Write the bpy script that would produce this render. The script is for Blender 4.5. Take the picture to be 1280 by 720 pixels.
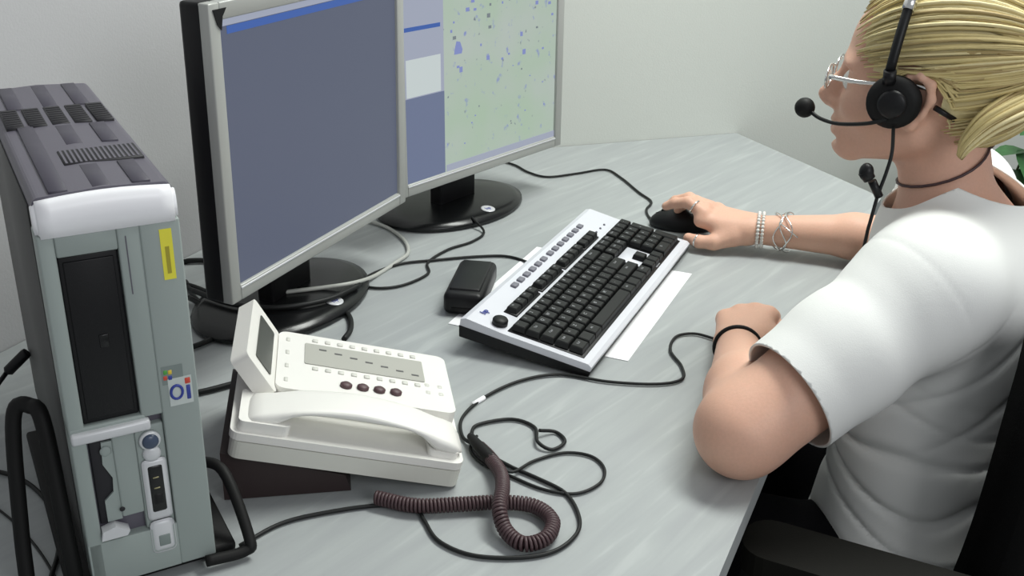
import bpy, bmesh, math, random
import numpy as np
from mathutils import Vector, Matrix

for o in list(bpy.data.objects): bpy.data.objects.remove(o, do_unlink=True)
SC = bpy.context.scene
COL = SC.collection
rnd = random.Random(7)
FLOOR = -0.74            # desk top is z = 0

# ------------------------------------------------------------------ camera
F, PITCH, ROLL, CH = 1326.5, math.radians(23.454), math.radians(1.2716), 0.597
c_, s_ = math.cos(PITCH), math.sin(PITCH)
FW = Vector((0, c_, -s_)); UP0 = Vector((0, s_, c_)); RT0 = Vector((1, 0, 0))
RT = RT0*math.cos(ROLL) + UP0*math.sin(ROLL)
UP = UP0*math.cos(ROLL) - RT0*math.sin(ROLL)
CAM = Vector((0, 0, CH))
cd = bpy.data.cameras.new('camera'); cam = bpy.data.objects.new('camera', cd); COL.objects.link(cam)
cd.sensor_width = 36; cd.lens = F/1280*36; cd.clip_start = 0.02
cam.matrix_world = Matrix(((RT.x, UP.x, -FW.x, CAM.x), (RT.y, UP.y, -FW.y, CAM.y), (RT.z, UP.z, -FW.z, CAM.z), (0, 0, 0, 1)))
SC.camera = cam

# ------------------------------------------------------------------ world, lights, exposure
SC.view_settings.view_transform = 'Standard'; SC.view_settings.look = 'None'
SC.view_settings.exposure = 0.0; SC.view_settings.gamma = 1.0; SC.view_settings.use_curve_mapping = False
w = bpy.data.worlds.new('office_ambient'); SC.world = w; w.use_nodes = True
bg = w.node_tree.nodes['Background']; bg.inputs[0].default_value = (0.84, 0.87, 0.90, 1); bg.inputs[1].default_value = 0.37
def area(name, loc, target, sx, sy, power, col):
    l = bpy.data.lights.new(name, 'AREA'); l.shape = 'RECTANGLE'; l.size = sx; l.size_y = sy; l.energy = power; l.color = col
    o = bpy.data.objects.new(name, l); COL.objects.link(o); o.location = loc
    o.rotation_euler = (Vector(target)-Vector(loc)).to_track_quat('-Z', 'Y').to_euler(); return o
area('ceiling_light', (0.75, 1.55, 1.85), (0.55, 1.3, 0), 1.2, 0.45, 43, (0.97, 1.0, 0.95))
area('fill_light', (1.3, -0.9, 1.3), (0.4, 1.1, 0.0), 1.2, 1.0, 17, (0.97, 0.98, 1.0))  # added fill from the camera's right to brighten the torso, no real source

# ------------------------------------------------------------------ helpers
def D(px, py, z=0.0):
    """point of the horizontal plane at height z seen at photo pixel (px, py)"""
    d = FW*F + RT*(px-640) - UP*(py-360)
    s = (z-CH)/d.z
    return CAM + d*s

def mat(name, col, rough=0.5, metal=0.0, bump=0.0, bscale=60, var=0.0, spec=0.5, emit=None, estr=1.0, coat=0.0, sub=0.0):
    m = bpy.data.materials.new(name); m.use_nodes = True; nt = m.node_tree
    b = nt.nodes['Principled BSDF']
    b.inputs['Base Color'].default_value = (*col, 1); b.inputs['Roughness'].default_value = rough
    b.inputs['Metallic'].default_value = metal; b.inputs['Specular IOR Level'].default_value = spec
    b.inputs['Coat Weight'].default_value = coat
    if sub:
        b.inputs['Subsurface Weight'].default_value = sub; b.inputs['Subsurface Radius'].default_value = (0.012, 0.005, 0.003)
        b.inputs['Subsurface Scale'].default_value = 1.0
    if emit:
        b.inputs['Emission Color'].default_value = (*emit, 1); b.inputs['Emission Strength'].default_value = estr
    if bump or var:
        tc = nt.nodes.new('ShaderNodeTexCoord'); n = nt.nodes.new('ShaderNodeTexNoise')
        n.inputs['Scale'].default_value = bscale; n.inputs['Detail'].default_value = 4
        nt.links.new(tc.outputs['Object'], n.inputs['Vector'])
        if bump:
            bp = nt.nodes.new('ShaderNodeBump'); bp.inputs['Strength'].default_value = bump; bp.inputs['Distance'].default_value = 0.002
            nt.links.new(n.outputs['Fac'], bp.inputs['Height']); nt.links.new(bp.outputs['Normal'], b.inputs['Normal'])
        if var:
            mx = nt.nodes.new('ShaderNodeMix'); mx.data_type = 'RGBA'
            mx.inputs['A'].default_value = (*[c*(1-var) for c in col], 1); mx.inputs['B'].default_value = (*[min(1, c*(1+var)) for c in col], 1)
            nt.links.new(n.outputs['Fac'], mx.inputs['Factor']); nt.links.new(mx.outputs['Result'], b.inputs['Base Color'])
    return m

M = {}
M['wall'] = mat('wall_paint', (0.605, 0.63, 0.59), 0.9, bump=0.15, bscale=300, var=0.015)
M['wall_l'] = mat('left_wall_grey', (0.535, 0.535, 0.545), 0.9, bump=0.15, bscale=300, var=0.015)  # slightly darker and greyer than the back wall
M['floor'] = mat('carpet', (0.16, 0.17, 0.165), 1.0, bump=0.8, bscale=500, var=0.25)
M['black'] = mat('black_plastic', (0.006, 0.006, 0.007), 0.42, spec=0.3, bump=0.05, bscale=900)
M['black_gloss'] = mat('black_gloss_plastic', (0.006, 0.0065, 0.007), 0.25, spec=0.4)
M['black_rubber'] = mat('black_rubber', (0.006, 0.006, 0.006), 0.6, spec=0.25)
M['cable'] = mat('cable_sheath', (0.010, 0.011, 0.011), 0.5, spec=0.3)
M['cable_grey'] = mat('grey_cable_sheath', (0.42, 0.43, 0.40), 0.5)
M['chair'] = mat('chair_fabric', (0.003, 0.003, 0.003), 0.95, spec=0.1, bump=0.4, bscale=700)
M['chair_pad'] = mat('armrest_foam', (0.006, 0.0057, 0.004), 0.65, spec=0.2, bump=0.1, bscale=500)
M['silver'] = mat('silver_plastic', (0.40, 0.41, 0.39), 0.42, metal=0.15, bump=0.03, bscale=900)
M['silver_light'] = mat('light_silver_plastic', (0.62, 0.63, 0.65), 0.38, metal=0.15)
M['kb_silver'] = mat('keyboard_silver', (0.66, 0.67, 0.72), 0.40, metal=0.1)
M['key'] = mat('key_plastic', (0.009, 0.010, 0.010), 0.5, spec=0.3)
M['key_print'] = mat('key_print', (0.35, 0.36, 0.38), 0.6)
M['key_grey'] = mat('grey_key_plastic', (0.17, 0.17, 0.20), 0.5)
M['tower_front'] = mat('tower_front_plastic', (0.30, 0.345, 0.33), 0.5, bump=0.03, bscale=700)
M['tower_band'] = mat('tower_band_plastic', (0.92, 0.92, 0.95), 0.3)  # base colour raised to stand in for the blown-out lamp reflection
M['tower_case'] = mat('tower_case_paint', (0.105, 0.098, 0.125), 0.45, bump=0.05, bscale=800)
M['tower_side'] = mat('tower_side_paint', (0.055, 0.055, 0.053), 0.5)
M['tower_stripe'] = mat('tower_stripe_paint', (0.050, 0.045, 0.066), 0.5)
M['tower_vent'] = mat('tower_vent_dark', (0.008, 0.007, 0.011), 0.6)
M['yellow'] = mat('yellow_label', (0.80, 0.74, 0.06), 0.6)
M['olive'] = mat('label_print', (0.38, 0.33, 0.03), 0.6)
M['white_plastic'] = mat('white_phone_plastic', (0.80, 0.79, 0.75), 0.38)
M['phone_cream'] = mat('cream_phone_plastic', (0.66, 0.66, 0.60), 0.45)  # duller cream tone for the lower shell and cradle wall
M['lcd'] = mat('phone_lcd', (0.055, 0.058, 0.05), 0.25)
M['phone_label'] = mat('phone_label_card', (0.40, 0.40, 0.36), 0.6)
M['phone_print'] = mat('phone_print', (0.10, 0.10, 0.10), 0.6)
M['phone_btn'] = mat('phone_round_button', (0.085, 0.045, 0.05), 0.5)
M['phone_key'] = mat('phone_small_key', (0.62, 0.62, 0.57), 0.45)
M['phone_foot'] = mat('phone_foot_brown', (0.030, 0.018, 0.018), 0.5)
M['coil'] = mat('coil_cord_brown', (0.060, 0.032, 0.036), 0.5)
M['paper'] = mat('white_paper', (0.90, 0.90, 0.92), 0.8)
M['skin'] = mat('skin', (0.70, 0.42, 0.31), 0.5, bump=0.08, bscale=350, var=0.07, sub=0.12, spec=0.35)
M['lip'] = mat('lips', (0.50, 0.20, 0.18), 0.45)
M['eye'] = mat('eye_white', (0.75, 0.75, 0.72), 0.2)
M['iris'] = mat('iris', (0.08, 0.12, 0.15), 0.2)
M['shirt'] = mat('white_cotton', (0.80, 0.81, 0.79), 0.9, bump=0.1, bscale=800)
M['trousers'] = mat('black_trousers', (0.004, 0.004, 0.005), 0.95, spec=0.1, bump=0.2, bscale=500)
M['hair'] = mat('blonde_hair', (0.60, 0.49, 0.22), 0.6, var=0.2, bscale=40)
M['hair2'] = mat('pale_blonde_hair', (0.74, 0.64, 0.35), 0.58)
M['hair3'] = mat('dark_blonde_hair', (0.40, 0.30, 0.13), 0.6)
M['metal'] = mat('polished_metal', (0.80, 0.80, 0.78), 0.18, metal=1.0)
M['beads'] = mat('pearl_beads', (0.78, 0.76, 0.72), 0.3)
M['leaf'] = mat('leaf_green', (0.035, 0.12, 0.035), 0.45, var=0.4, bscale=12)
M['stem'] = mat('plant_stem', (0.07, 0.10, 0.04), 0.7)
M['pot'] = mat('terracotta_pot', (0.33, 0.16, 0.09), 0.8)
M['soil'] = mat('potting_soil', (0.03, 0.02, 0.012), 1.0, bump=1, bscale=200)
M['btn_blue'] = mat('power_button_blue', (0.05, 0.07, 0.12), 0.3)
M['blue'] = mat('badge_blue', (0.03, 0.05, 0.30), 0.4)
M['red'] = mat('sticker_red', (0.60, 0.07, 0.04), 0.4)
M['green'] = mat('sticker_green', (0.08, 0.35, 0.06), 0.4)
M['st_yellow'] = mat('sticker_yellow', (0.70, 0.50, 0.05), 0.4)
M['st_grey'] = mat('sticker_grey', (0.20, 0.24, 0.23), 0.4)
M['st_white'] = mat('sticker_white', (0.55, 0.60, 0.58), 0.4)
M['socket'] = mat('port_metal', (0.35, 0.32, 0.18), 0.4, metal=0.6)
M['screen_grey'] = mat('lcd_blue_grey', (0.015, 0.016, 0.022), 0.4, emit=(0.090, 0.104, 0.150), estr=1.0, spec=0.25)
M['scr_blue'] = mat('screen_title_blue', (0.01, 0.01, 0.02), 0.4, emit=(0.045, 0.11, 0.36), estr=1.0, spec=0.25)
M['scr_column'] = mat('screen_column_grey', (0.02, 0.02, 0.02), 0.4, emit=(0.32, 0.35, 0.44), estr=1.0, spec=0.25)
M['scr_mark'] = mat('map_mark_blue', (0.02, 0.02, 0.02), 0.4, emit=(0.20, 0.24, 0.50), spec=0.25)
M['scr_dark'] = mat('map_mark_dark', (0.02, 0.02, 0.02), 0.4, emit=(0.17, 0.20, 0.22), spec=0.25)
M['scr_white'] = mat('screen_box_white', (0.02, 0.02, 0.02), 0.4, emit=(0.52, 0.58, 0.58), estr=1.0, spec=0.25)
M['scr_slate'] = mat('screen_slate', (0.02, 0.02, 0.02), 0.4, emit=(0.13, 0.16, 0.26), estr=1.0, spec=0.25)
M['lens'] = mat('spectacle_lens', (1, 1, 1), 0.02)
_b = M['lens'].node_tree.nodes['Principled BSDF']; _b.inputs['Transmission Weight'].default_value = 1.0; _b.inputs['IOR'].default_value = 1.15

def map_screen():
    m = bpy.data.materials.new('screen_map'); m.use_nodes = True; nt = m.node_tree; b = nt.nodes['Principled BSDF']
    b.inputs['Base Color'].default_value = (0.02, 0.02, 0.02, 1); b.inputs['Specular IOR Level'].default_value = 0.25
    tc = nt.nodes.new('ShaderNodeTexCoord')
    def noise(s, d, lo, hi):
        n = nt.nodes.new('ShaderNodeTexNoise'); n.inputs['Scale'].default_value = s; n.inputs['Detail'].default_value = d
        nt.links.new(tc.outputs['Object'], n.inputs['Vector'])
        r = nt.nodes.new('ShaderNodeMapRange'); r.inputs['From Min'].default_value = lo; r.inputs['From Max'].default_value = hi
        nt.links.new(n.outputs['Fac'], r.inputs['Value']); return r.outputs['Result']
    def mix(f, a, bb):
        x = nt.nodes.new('ShaderNodeMix'); x.data_type = 'RGBA'; nt.links.new(f, x.inputs['Factor'])
        for k, v in (('A', a), ('B', bb)):
            if isinstance(v, tuple): x.inputs[k].default_value = (*v, 1)
            else: nt.links.new(v, x.inputs[k])
        return x.outputs['Result']
    c = mix(noise(9, 2, .3, .7), (0.36, 0.47, 0.36), (0.41, 0.47, 0.43))
    c = mix(noise(60, 3, .62, .76), c, (0.17, 0.21, 0.50))
    c = mix(noise(85, 1, .72, .80), c, (0.12, 0.14, 0.20))
    nt.links.new(c, b.inputs['Emission Color']); b.inputs['Emission Strength'].default_value = 1.0
    return m
M['scr_map'] = map_screen()

def desk_mat():
    m = bpy.data.materials.new('desk_laminate'); m.use_nodes = True; nt = m.node_tree; b = nt.nodes['Principled BSDF']
    tc = nt.nodes.new('ShaderNodeTexCoord'); mp = nt.nodes.new('ShaderNodeMapping'); mp.vector_type = 'TEXTURE'
    mp.inputs['Rotation'].default_value = (0, 0, math.radians(52)); mp.inputs['Scale'].default_value = (1.0, 0.09, 1)
    nt.links.new(tc.outputs['Object'], mp.inputs['Vector'])
    n = nt.nodes.new('ShaderNodeTexNoise'); n.inputs['Scale'].default_value = 5.5; n.inputs['Detail'].default_value = 7; n.inputs['Distortion'].default_value = 0.6
    nt.links.new(mp.outputs['Vector'], n.inputs['Vector'])
    r = nt.nodes.new('ShaderNodeValToRGB'); e = r.color_ramp.elements
    e[0].position = 0.30; e[0].color = (0.335, 0.352, 0.360, 1); e[1].position = 0.58; e[1].color = (0.37, 0.393, 0.393, 1)
    k = r.color_ramp.elements.new(0.68); k.color = (0.415, 0.44, 0.437, 1)
    nt.links.new(n.outputs['Fac'], r.inputs['Fac']); nt.links.new(r.outputs['Color'], b.inputs['Base Color'])
    b.inputs['Roughness'].default_value = 0.42; b.inputs['Specular IOR Level'].default_value = 0.35
    return m
M['desk'] = desk_mat()
M['desk_edge'] = mat('desk_edge_band', (0.22, 0.25, 0.25), 0.5)

def tag(o, label=None, cat=None, group=None, kind=None):
    if label: o['label'] = label
    if cat: o['category'] = cat
    if group: o['group'] = group
    if kind: o['kind'] = kind
    return o
def empty(name, loc, rz=0.0):
    o = bpy.data.objects.new(name, None); COL.objects.link(o); o.location = loc; o.rotation_euler = (0, 0, rz); o.empty_display_size = 0.02
    return o
def link(name, me, m, parent=None, smooth=None):
    for x in (m if isinstance(m, (list, tuple)) else [m]): me.materials.append(M[x] if isinstance(x, str) else x)
    if smooth is not None:
        me.polygons.foreach_set('use_smooth', [smooth]*len(me.polygons))
    o = bpy.data.objects.new(name, me); COL.objects.link(o)
    if parent: o.parent = parent
    return o

def catmull(P, n=8, closed=False):
    P = [Vector(p) for p in P]; out = []
    N = len(P)
    for i in range(N if closed else N-1):
        p1, p2 = P[i], P[(i+1) % N]
        p0 = P[i-1] if (i or closed) else p1*2-p2
        p3 = P[(i+2) % N] if (closed or i+2 < N) else p2*2-p1
        for k in range(n):
            t = k/n
            out.append(0.5*((2*p1)+(p2-p0)*t+(2*p0-5*p1+4*p2-p3)*t*t+(3*p1-p0-3*p2+p3)*t**3))
    if not closed: out.append(P[-1])
    return out

class MB:
    def __init__(s): s.bm = bmesh.new()
    def box(s, lo, hi, bev=0.0, seg=2, mi=0, mtx=None):
        lo, hi = Vector(lo), Vector(hi)
        t = bmesh.new(); bmesh.ops.create_cube(t, size=1)
        for v in t.verts: v.co = Vector((lo[i]+(v.co[i]+.5)*(hi[i]-lo[i]) for i in range(3)))
        if bev > 0: bmesh.ops.bevel(t, geom=t.edges[:], offset=bev, segments=seg, affect='EDGES', profile=.5)
        return s.merge(t, mi, mtx, bev > 0)
    def merge(s, t, mi=0, mtx=None, smooth=False):
        if mtx is not None: t.transform(mtx)
        for f in t.faces: f.material_index = mi; f.smooth = smooth
        me = bpy.data.meshes.new('tmp'); t.to_mesh(me); t.free(); s.bm.from_mesh(me); bpy.data.meshes.remove(me); return s
    def prism(s, poly, z0, z1, bev=0.0, seg=2, mi=0, mtx=None, smooth=False):
        t = bmesh.new(); vs = [t.verts.new((p[0], p[1], z0)) for p in poly]; f = t.faces.new(vs)
        r = bmesh.ops.extrude_face_region(t, geom=[f]); ev = [g for g in r['geom'] if isinstance(g, bmesh.types.BMVert)]
        for v in ev: v.co.z = z1
        bmesh.ops.recalc_face_normals(t, faces=t.faces[:])
        if bev > 0:
            ed = [e for e in t.edges if abs(e.verts[0].co.z-e.verts[1].co.z) < 1e-9 and e.verts[0].co.z == max(z0, z1)]
            bmesh.ops.bevel(t, geom=ed, offset=bev, segments=seg, affect='EDGES', profile=.5)
        return s.merge(t, mi, mtx, smooth)
    def tube(s, pts, r, n=8, mi=0, closed=False, flat=None, caps=True):
        pts = [Vector(p) for p in pts]; N = len(pts); rings = []
        rr = r if hasattr(r, '__len__') else [r]*N
        prev = None
        for i, p in enumerate(pts):
            a = pts[i-1] if (i or closed) else p; b = pts[(i+1) % N] if (i+1 < N or closed) else p
            t = (b-a)
            t = t.normalized() if t.length > 1e-9 else Vector((0, 0, 1))
            if prev is None:
                u = Vector((0, 0, 1)) if abs(t.z) < .9 else Vector((1, 0, 0))
            else: u = prev
            u = (u - t*u.dot(t)); u = u.normalized() if u.length > 1e-6 else t.orthogonal().normalized(); v = t.cross(u); prev = u
            ring = []
            for k in range(n):
                an = 2*math.pi*k/n; fu, fv = (1, 1) if flat is None else flat
                ring.append(s.bm.verts.new(p+u*(math.cos(an)*rr[i]*fu)+v*(math.sin(an)*rr[i]*fv)))
            rings.append(ring)
        for i in range(N if closed else N-1):
            A, B = rings[i], rings[(i+1) % N]
            for k in range(n):
                f = s.bm.faces.new((A[k], A[(k+1) % n], B[(k+1) % n], B[k])); f.smooth = True; f.material_index = mi
        if caps and not closed:
            for R, rev in ((rings[0], True), (rings[-1], False)):
                f = s.bm.faces.new(R[::-1] if rev else R); f.material_index = mi
        return s
    def lathe(s, prof, n=32, mi=0, mtx=None, sx=1.0, sy=1.0):
        t = bmesh.new(); rings = []
        for (r, z) in prof:
            rings.append([t.verts.new((max(r, 1e-5)*math.cos(2*math.pi*k/n)*sx, max(r, 1e-5)*math.sin(2*math.pi*k/n)*sy, z)) for k in range(n)])
        for A, B in zip(rings, rings[1:]):
            for k in range(n): t.faces.new((A[k], A[(k+1) % n], B[(k+1) % n], B[k]))
        t.faces.new(rings[0][::-1]); t.faces.new(rings[-1])
        return s.merge(t, mi, mtx, True)
    def ball(s, c, r, mi=0, n=16, mtx=None, sc=(1, 1, 1)):
        t = bmesh.new(); bmesh.ops.create_uvsphere(t, u_segments=n, v_segments=max(6, n*2//3), radius=r)
        for v in t.verts: v.co = Vector((v.co.x*sc[0]+c[0], v.co.y*sc[1]+c[1], v.co.z*sc[2]+c[2]))
        return s.merge(t, mi, mtx, True)
    def quad(s, a, b, c, d, mi=0):
        f = s.bm.faces.new([s.bm.verts.new(p) for p in (a, b, c, d)]); f.material_index = mi; return s
    def build(s, name, m, parent=None):
        bmesh.ops.recalc_face_normals(s.bm, faces=s.bm.faces[:])
        me = bpy.data.meshes.new(name); s.bm.to_mesh(me); s.bm.free()
        o = link(name, me, m, parent)
        return o

def text(name, body, size, m, parent, mtx, depth=0.0002):
    cu = bpy.data.curves.new(name, 'FONT'); cu.body = body; cu.size = size; cu.align_x = 'CENTER'; cu.align_y = 'CENTER'; cu.extrude = depth; cu.resolution_u = 3
    t = bpy.data.objects.new('tmp', cu); COL.objects.link(t)
    me = bpy.data.meshes.new_from_object(t); bpy.data.objects.remove(t); bpy.data.curves.remove(cu)
    me.materials.clear(); o = link(name, me, m, parent); me.transform(mtx); return o

# ------------------------------------------------------------------ setting
WL0, WC, WB1 = Vector((-0.95, 0.352, 0)), Vector((-0.274, 1.976, 0)), Vector((2.2, 2.868, 0))
def wall(name, a, b, t=0.12, z1=1.9):
    d = (b-a).normalized(); n = Vector((-d.y, d.x, 0))      # away from the room
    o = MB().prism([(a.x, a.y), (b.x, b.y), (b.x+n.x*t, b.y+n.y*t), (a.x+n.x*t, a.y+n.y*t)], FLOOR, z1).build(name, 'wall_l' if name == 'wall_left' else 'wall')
    return tag(o, kind='structure')
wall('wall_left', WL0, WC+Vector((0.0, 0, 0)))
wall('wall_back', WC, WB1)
o = MB().box((-2.2, -1.6, FLOOR-0.05), (2.6, 3.2, FLOOR)).build('floor', 'floor'); tag(o, kind='structure')
for nm, a, b in (('baseboard_left', WL0, WC), ('baseboard_back', WC, WB1)):
    d = (b-a).normalized(); n = Vector((d.y, -d.x, 0))
    o = MB().prism([(a.x, a.y), (b.x, b.y), (b.x+n.x*.012, b.y+n.y*.012), (a.x+n.x*.012, a.y+n.y*.012)], FLOOR, FLOOR+.07).build(nm, 'desk_edge'); tag(o, kind='structure')

# desk: angled top following the walls
ED = Vector((math.cos(math.radians(67)), math.sin(math.radians(67)), 0))
E0 = Vector((0.272, 0.925, 0))
back_far = Vector((0.478, 2.248, 0)); corner = Vector((0.655, 1.832, 0))
g = 0.002
dl = (WC-WL0).normalized(); nl = Vector((dl.y, -dl.x, 0)); db = (WB1-WC).normalized(); nb = Vector((db.y, -db.x, 0))
near = E0-ED*0.85
poly = [WL0+dl*.02+nl*g, near-Vector((.02, 0, 0)), E0+ED*0.9, corner+Vector((.004, -.015, 0)), corner+Vector((-.006, .02, 0)), back_far+nb*g, WC+(nb+nl)*g*.6]
desk = empty('corner_desk', (0.0, 1.2, FLOOR))
tag(desk, 'grey wood-grain laminate corner desk top carrying computers, phone and keyboard', 'desk')
pl = [(p.x-0.0, p.y-1.2) for p in poly]
MB().prism(pl, -.028-FLOOR, -FLOOR-0.0, bev=.0015, seg=1).build('desk_top', 'desk', desk)
for (x, y) in ((-.55, .95), (.05, .45), (.42, 1.95), (-.15, 1.85)):
    mb = MB(); mb.tube([(x, y-1.2, 0.0), (x, y-1.2, -FLOOR-.029)], .025, 16); mb.build('leg', 'silver', desk)

# ------------------------------------------------------------------ pc tower
TW, TH, TD = .1005, .338, .372
TA = math.radians(29.755)
tw = empty('computer_tower', (-0.3395, 0.7035, 0.0), TA)
tag(tw, 'slim silver and dark grey computer tower standing upright in a black stand', 'computer')
z0 = .012
# case: front-left-bottom corner at local origin, depth along +y
def arch(x0, x1, zt, r, n=5):
    pts = [(x0, z0), (x1, z0)]
    for k in range(n+1): a = math.pi/2*k/n; pts.append((x1-r+r*math.cos(a), zt-r+r*math.sin(a)))
    mid = (x0+x1)/2
    pts.append((mid, zt+.0022))
    for k in range(n+1): a = math.pi/2+math.pi/2*k/n; pts.append((x0+r+r*math.cos(a), zt-r+r*math.sin(a)))
    return pts
RX = Matrix.Rotation(math.radians(90), 4, 'X')          # prism (x,z) profile extruded along -y -> use negative depth
def profile_y(mb, pts, y0, y1, mi=0, bev=0, smooth=False): mb.prism([(x, z) for x, z in pts], -y0, -y1, bev, 2, mi, RX, smooth); return mb
mb = MB(); profile_y(mb, arch(0.0012, TW-.0012, z0+TH-.0012, .006), .009, TD)
mb.build('case', ['tower_case'], tw)
MB().box((-.0004, .034, z0+.004), (.0012, TD-.003, z0+TH-.014), .0003, 1).build('side_panel', 'tower_side', tw)
def stripe(x0, x1, y0, y1):
    h = z0+TH-.0012
    MB().box((x0, y0, h-.002), (x1, y1, h+.0022), .0004, 1).build('top_stripe', 'tower_stripe', tw)
for x0 in (.014, .044, .072):
    stripe(x0, x0+.013, .012, .072 if x0 > .02 else .21)
    if x0 > .02: stripe(x0, x0+.013, .135, .20)
    stripe(x0, x0+.013, .275, TD-.004)
for i in range(5):
    x0 = .006+i*.0185
    v = MB().box((x0, .205, z0+TH-.006), (x0+.0145, .272, z0+TH+.0016), .0008, 1).build('vent_panel', 'tower_vent', tw)
    for k in range(8): MB().box((x0+.001, .209+k*.0078, z0+TH-.001), (x0+.0135, .2105+k*.0078, z0+TH+.0020)).build('vent_rib', 'tower_vent', v)
v = MB().box((.034, .076, z0+TH-.006), (.094, .118, z0+TH+.0012), .0008, 1).build('grille', 'tower_vent', tw)
for k in range(16): MB().box((.0355+k*.0036, .078, z0+TH-.001), (.0372+k*.0036, .116, z0+TH+.0016)).build('grille_rib', 'tower_case', v)
# front bezel: frame built around the recesses
fr = MB()
def fb(x0, x1, za, zb, y0=0.0, y1=.030, bev=.0015): fr.box((x0, y0, z0+za), (x1, y1, z0+zb), bev, 2)
fb(0, .0115, 0, .310); fb(.0545, .0712, .148, .310, 0); fb(.0, .0575, .139, .151, -.0005)
fb(.0115, .0545, .292, .310); fb(0.0, .0712, 0, .042, 0, .030, .0006); fb(.0708, TW, 0, .310, -.0004); fb(.030, .0475, .06, .139, .002)
fb(.0475, .0705, .042, .139, .003)
fr.build('front_bezel', 'tower_front', tw)
fr = MB(); fr.box((.0115, .018, z0+.042), (.0545, .030, z0+.295)); fr.build('recess_back', 'tower_front', tw)
# curved bright band at the top of the front
pts = []
for k in range(9):
    a = math.radians(90*k/8); pts.append((.026-.026*math.sin(a) if False else .0, 0))
prof = [(.020, z0+TH-.008), (.011, z0+TH-.004), (.006, z0+TH-.0035), (.002, z0+TH-.006), (.0, z0+TH-.011), (-.001, z0+TH-.017), (-.001, z0+TH-.0295), (.020, z0+TH-.0295)]
mb = MB(); t = bmesh.new(); rows = []
for j in range(9):
    x = TW*j/8; arch_h = .003*math.sin(math.pi*j/8); rows.append([t.verts.new((x, y, z+(arch_h if z > z0+TH-.02 else 0))) for y, z in prof])
for A, B in zip(rows, rows[1:]):
    for k in range(len(prof)): t.faces.new((A[k], A[(k+1) % len(prof)], B[(k+1) % len(prof)], B[k]))
t.faces.new(rows[0]); t.faces.new(rows[-1][::-1])
bmesh.ops.recalc_face_normals(t, faces=t.faces[:])
ed = [e for e in t.edges if all(abs(v.co.x) < 1e-6 for v in e.verts) or all(abs(v.co.x-TW) < 1e-6 for v in e.verts)]
bmesh.ops.bevel(t, geom=ed, offset=.003, segments=3, affect='EDGES')
mb.merge(t, smooth=True); mb.build('top_band', 'tower_band', tw)
dr = MB().box((.0118, .003, z0+.152), (.0535, .026, z0+.2915), .001).build('optical_drive', 'black', tw)
MB().box((.0150, .0015, z0+.156), (.0505, .004, z0+.2875), .0008).build('drive_tray', 'black', dr)
MB().box((.032, .0005, z0+.215), (.039, .003, z0+.226), .0008).build('eject_button', 'black_gloss', dr)
MB().box((.0600, -.0006, z0+.255), (.0607, .001, z0+.302)).build('panel_seam', 'tower_case', tw)
MB().box((.0005, -.006, z0+.139), (.0600, .003, z0+.148), .002).build('upper_ledge', 'silver_light', tw)
fl = MB().box((.0130, .006, z0+.056), (.0295, .028, z0+.136), .001).build('floppy_slot', 'tower_vent', tw)
mb = MB(); mb.prism([(.0185, z0+.058), (.030, z0+.058), (.030, z0+.132), (.022, z0+.132), (.021, z0+.112), (.027, z0+.098), (.026, z0+.085), (.0185, z0+.078)], -.004, -.008, mtx=RX)
mb.build('floppy_cover', 'tower_front', tw)
MB().ball((.0245, .0035, z0+.124), .0045, sc=(1, .35, 1)).build('eject_button', 'tower_front', tw)
MB().ball((.0305, .002, z0+.068), .0022, sc=(1, .35, 1)).build('indicator_hole', 'tower_vent', tw)
mb = MB(); mb.prism([(.011, z0+.046), (.031, z0+.046), (.0335, z0+.050), (.023, z0+.057), (.0125, z0+.054)], .004, -.006, mtx=RX); mb.build('lower_ledge', 'silver_light', tw)
RF = Matrix.Rotation(math.radians(90), 4, 'X')
mb = MB(); mb.lathe([(.0085, 0), (.0085, .003), (.0075, .004)], 24, mtx=Matrix.Translation((.0585, .003, z0+.126)) @ RF); mb.build('button_ring', 'silver_light', tw)
mb = MB(); mb.lathe([(.0065, 0), (.0065, .004), (.005, .0055), (0, .006)], 24, mtx=Matrix.Translation((.0585, .002, z0+.126)) @ RF); mb.build('power_button', 'btn_blue', tw)
mb = MB(); mb.lathe([(.0075, 0), (.0070, .004), (.004, .0058), (0, .006)], 20, mtx=Matrix.Translation((.0588, .004, z0+.1135)) @ RF); mb.build('button_surround', 'silver_light', tw)
pp = MB().box((.0495, -.0005, z0+.050), (.0690, .004, z0+.108), .003).build('port_panel', 'silver_light', tw)
pb = MB().box((.0530, -.0012, z0+.058), (.0655, .004, z0+.103), .002).build('port_recess', 'black_gloss', pp)
for zc in (.094, .084): MB().box((.0565, -.0018, z0+zc-.003), (.0615, 0, z0+zc-.0018), .0004, 1).build('audio_socket', 'socket', pp)
for zc in (.066,): MB().box((.0555, -.0016, z0+zc), (.063, 0, z0+zc+.010), .0008, 1).build('usb_socket', 'black', pp)
MB().box((.0495, -.0010, z0+.018), (.0690, .003, z0+.049), .004).build('badge_panel', 'silver_light', tw)
MB().box((.0550, -.0016, z0+.024), (.0645, .001, z0+.035), .001).build('maker_badge', 'st_grey', tw)
lb = MB().box((.0845, -.0009, z0+.262), (.0935, .001, z0+.303)).build('yellow_label', 'yellow', tw); lb['label'] = 'bright yellow paper label'
MB().box((.0875, -.0012, z0+.267), (.0905, 0, z0+.289)).build('label_print', 'olive', lb)
st = MB().box((.0735, -.0008, z0+.173), (.0900, .001, z0+.189)).build('system_sticker', 'st_grey', tw)
for (cx, cz, cm) in ((.0765, .184, 'green'), (.0800, .1835, 'st_yellow'), (.0760, .179, 'red'), (.0798, .1785, 'blue')):
    MB().box((cx-.0016, -.0012, z0+cz-.002), (cx+.0016, 0, z0+cz+.002), .0005, 1).build('flag_square', cm, st)
st = MB().box((.0775, -.0010, z0+.153), (.0960, .001, z0+.1775)).build('processor_sticker', 'st_white', tw)
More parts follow.
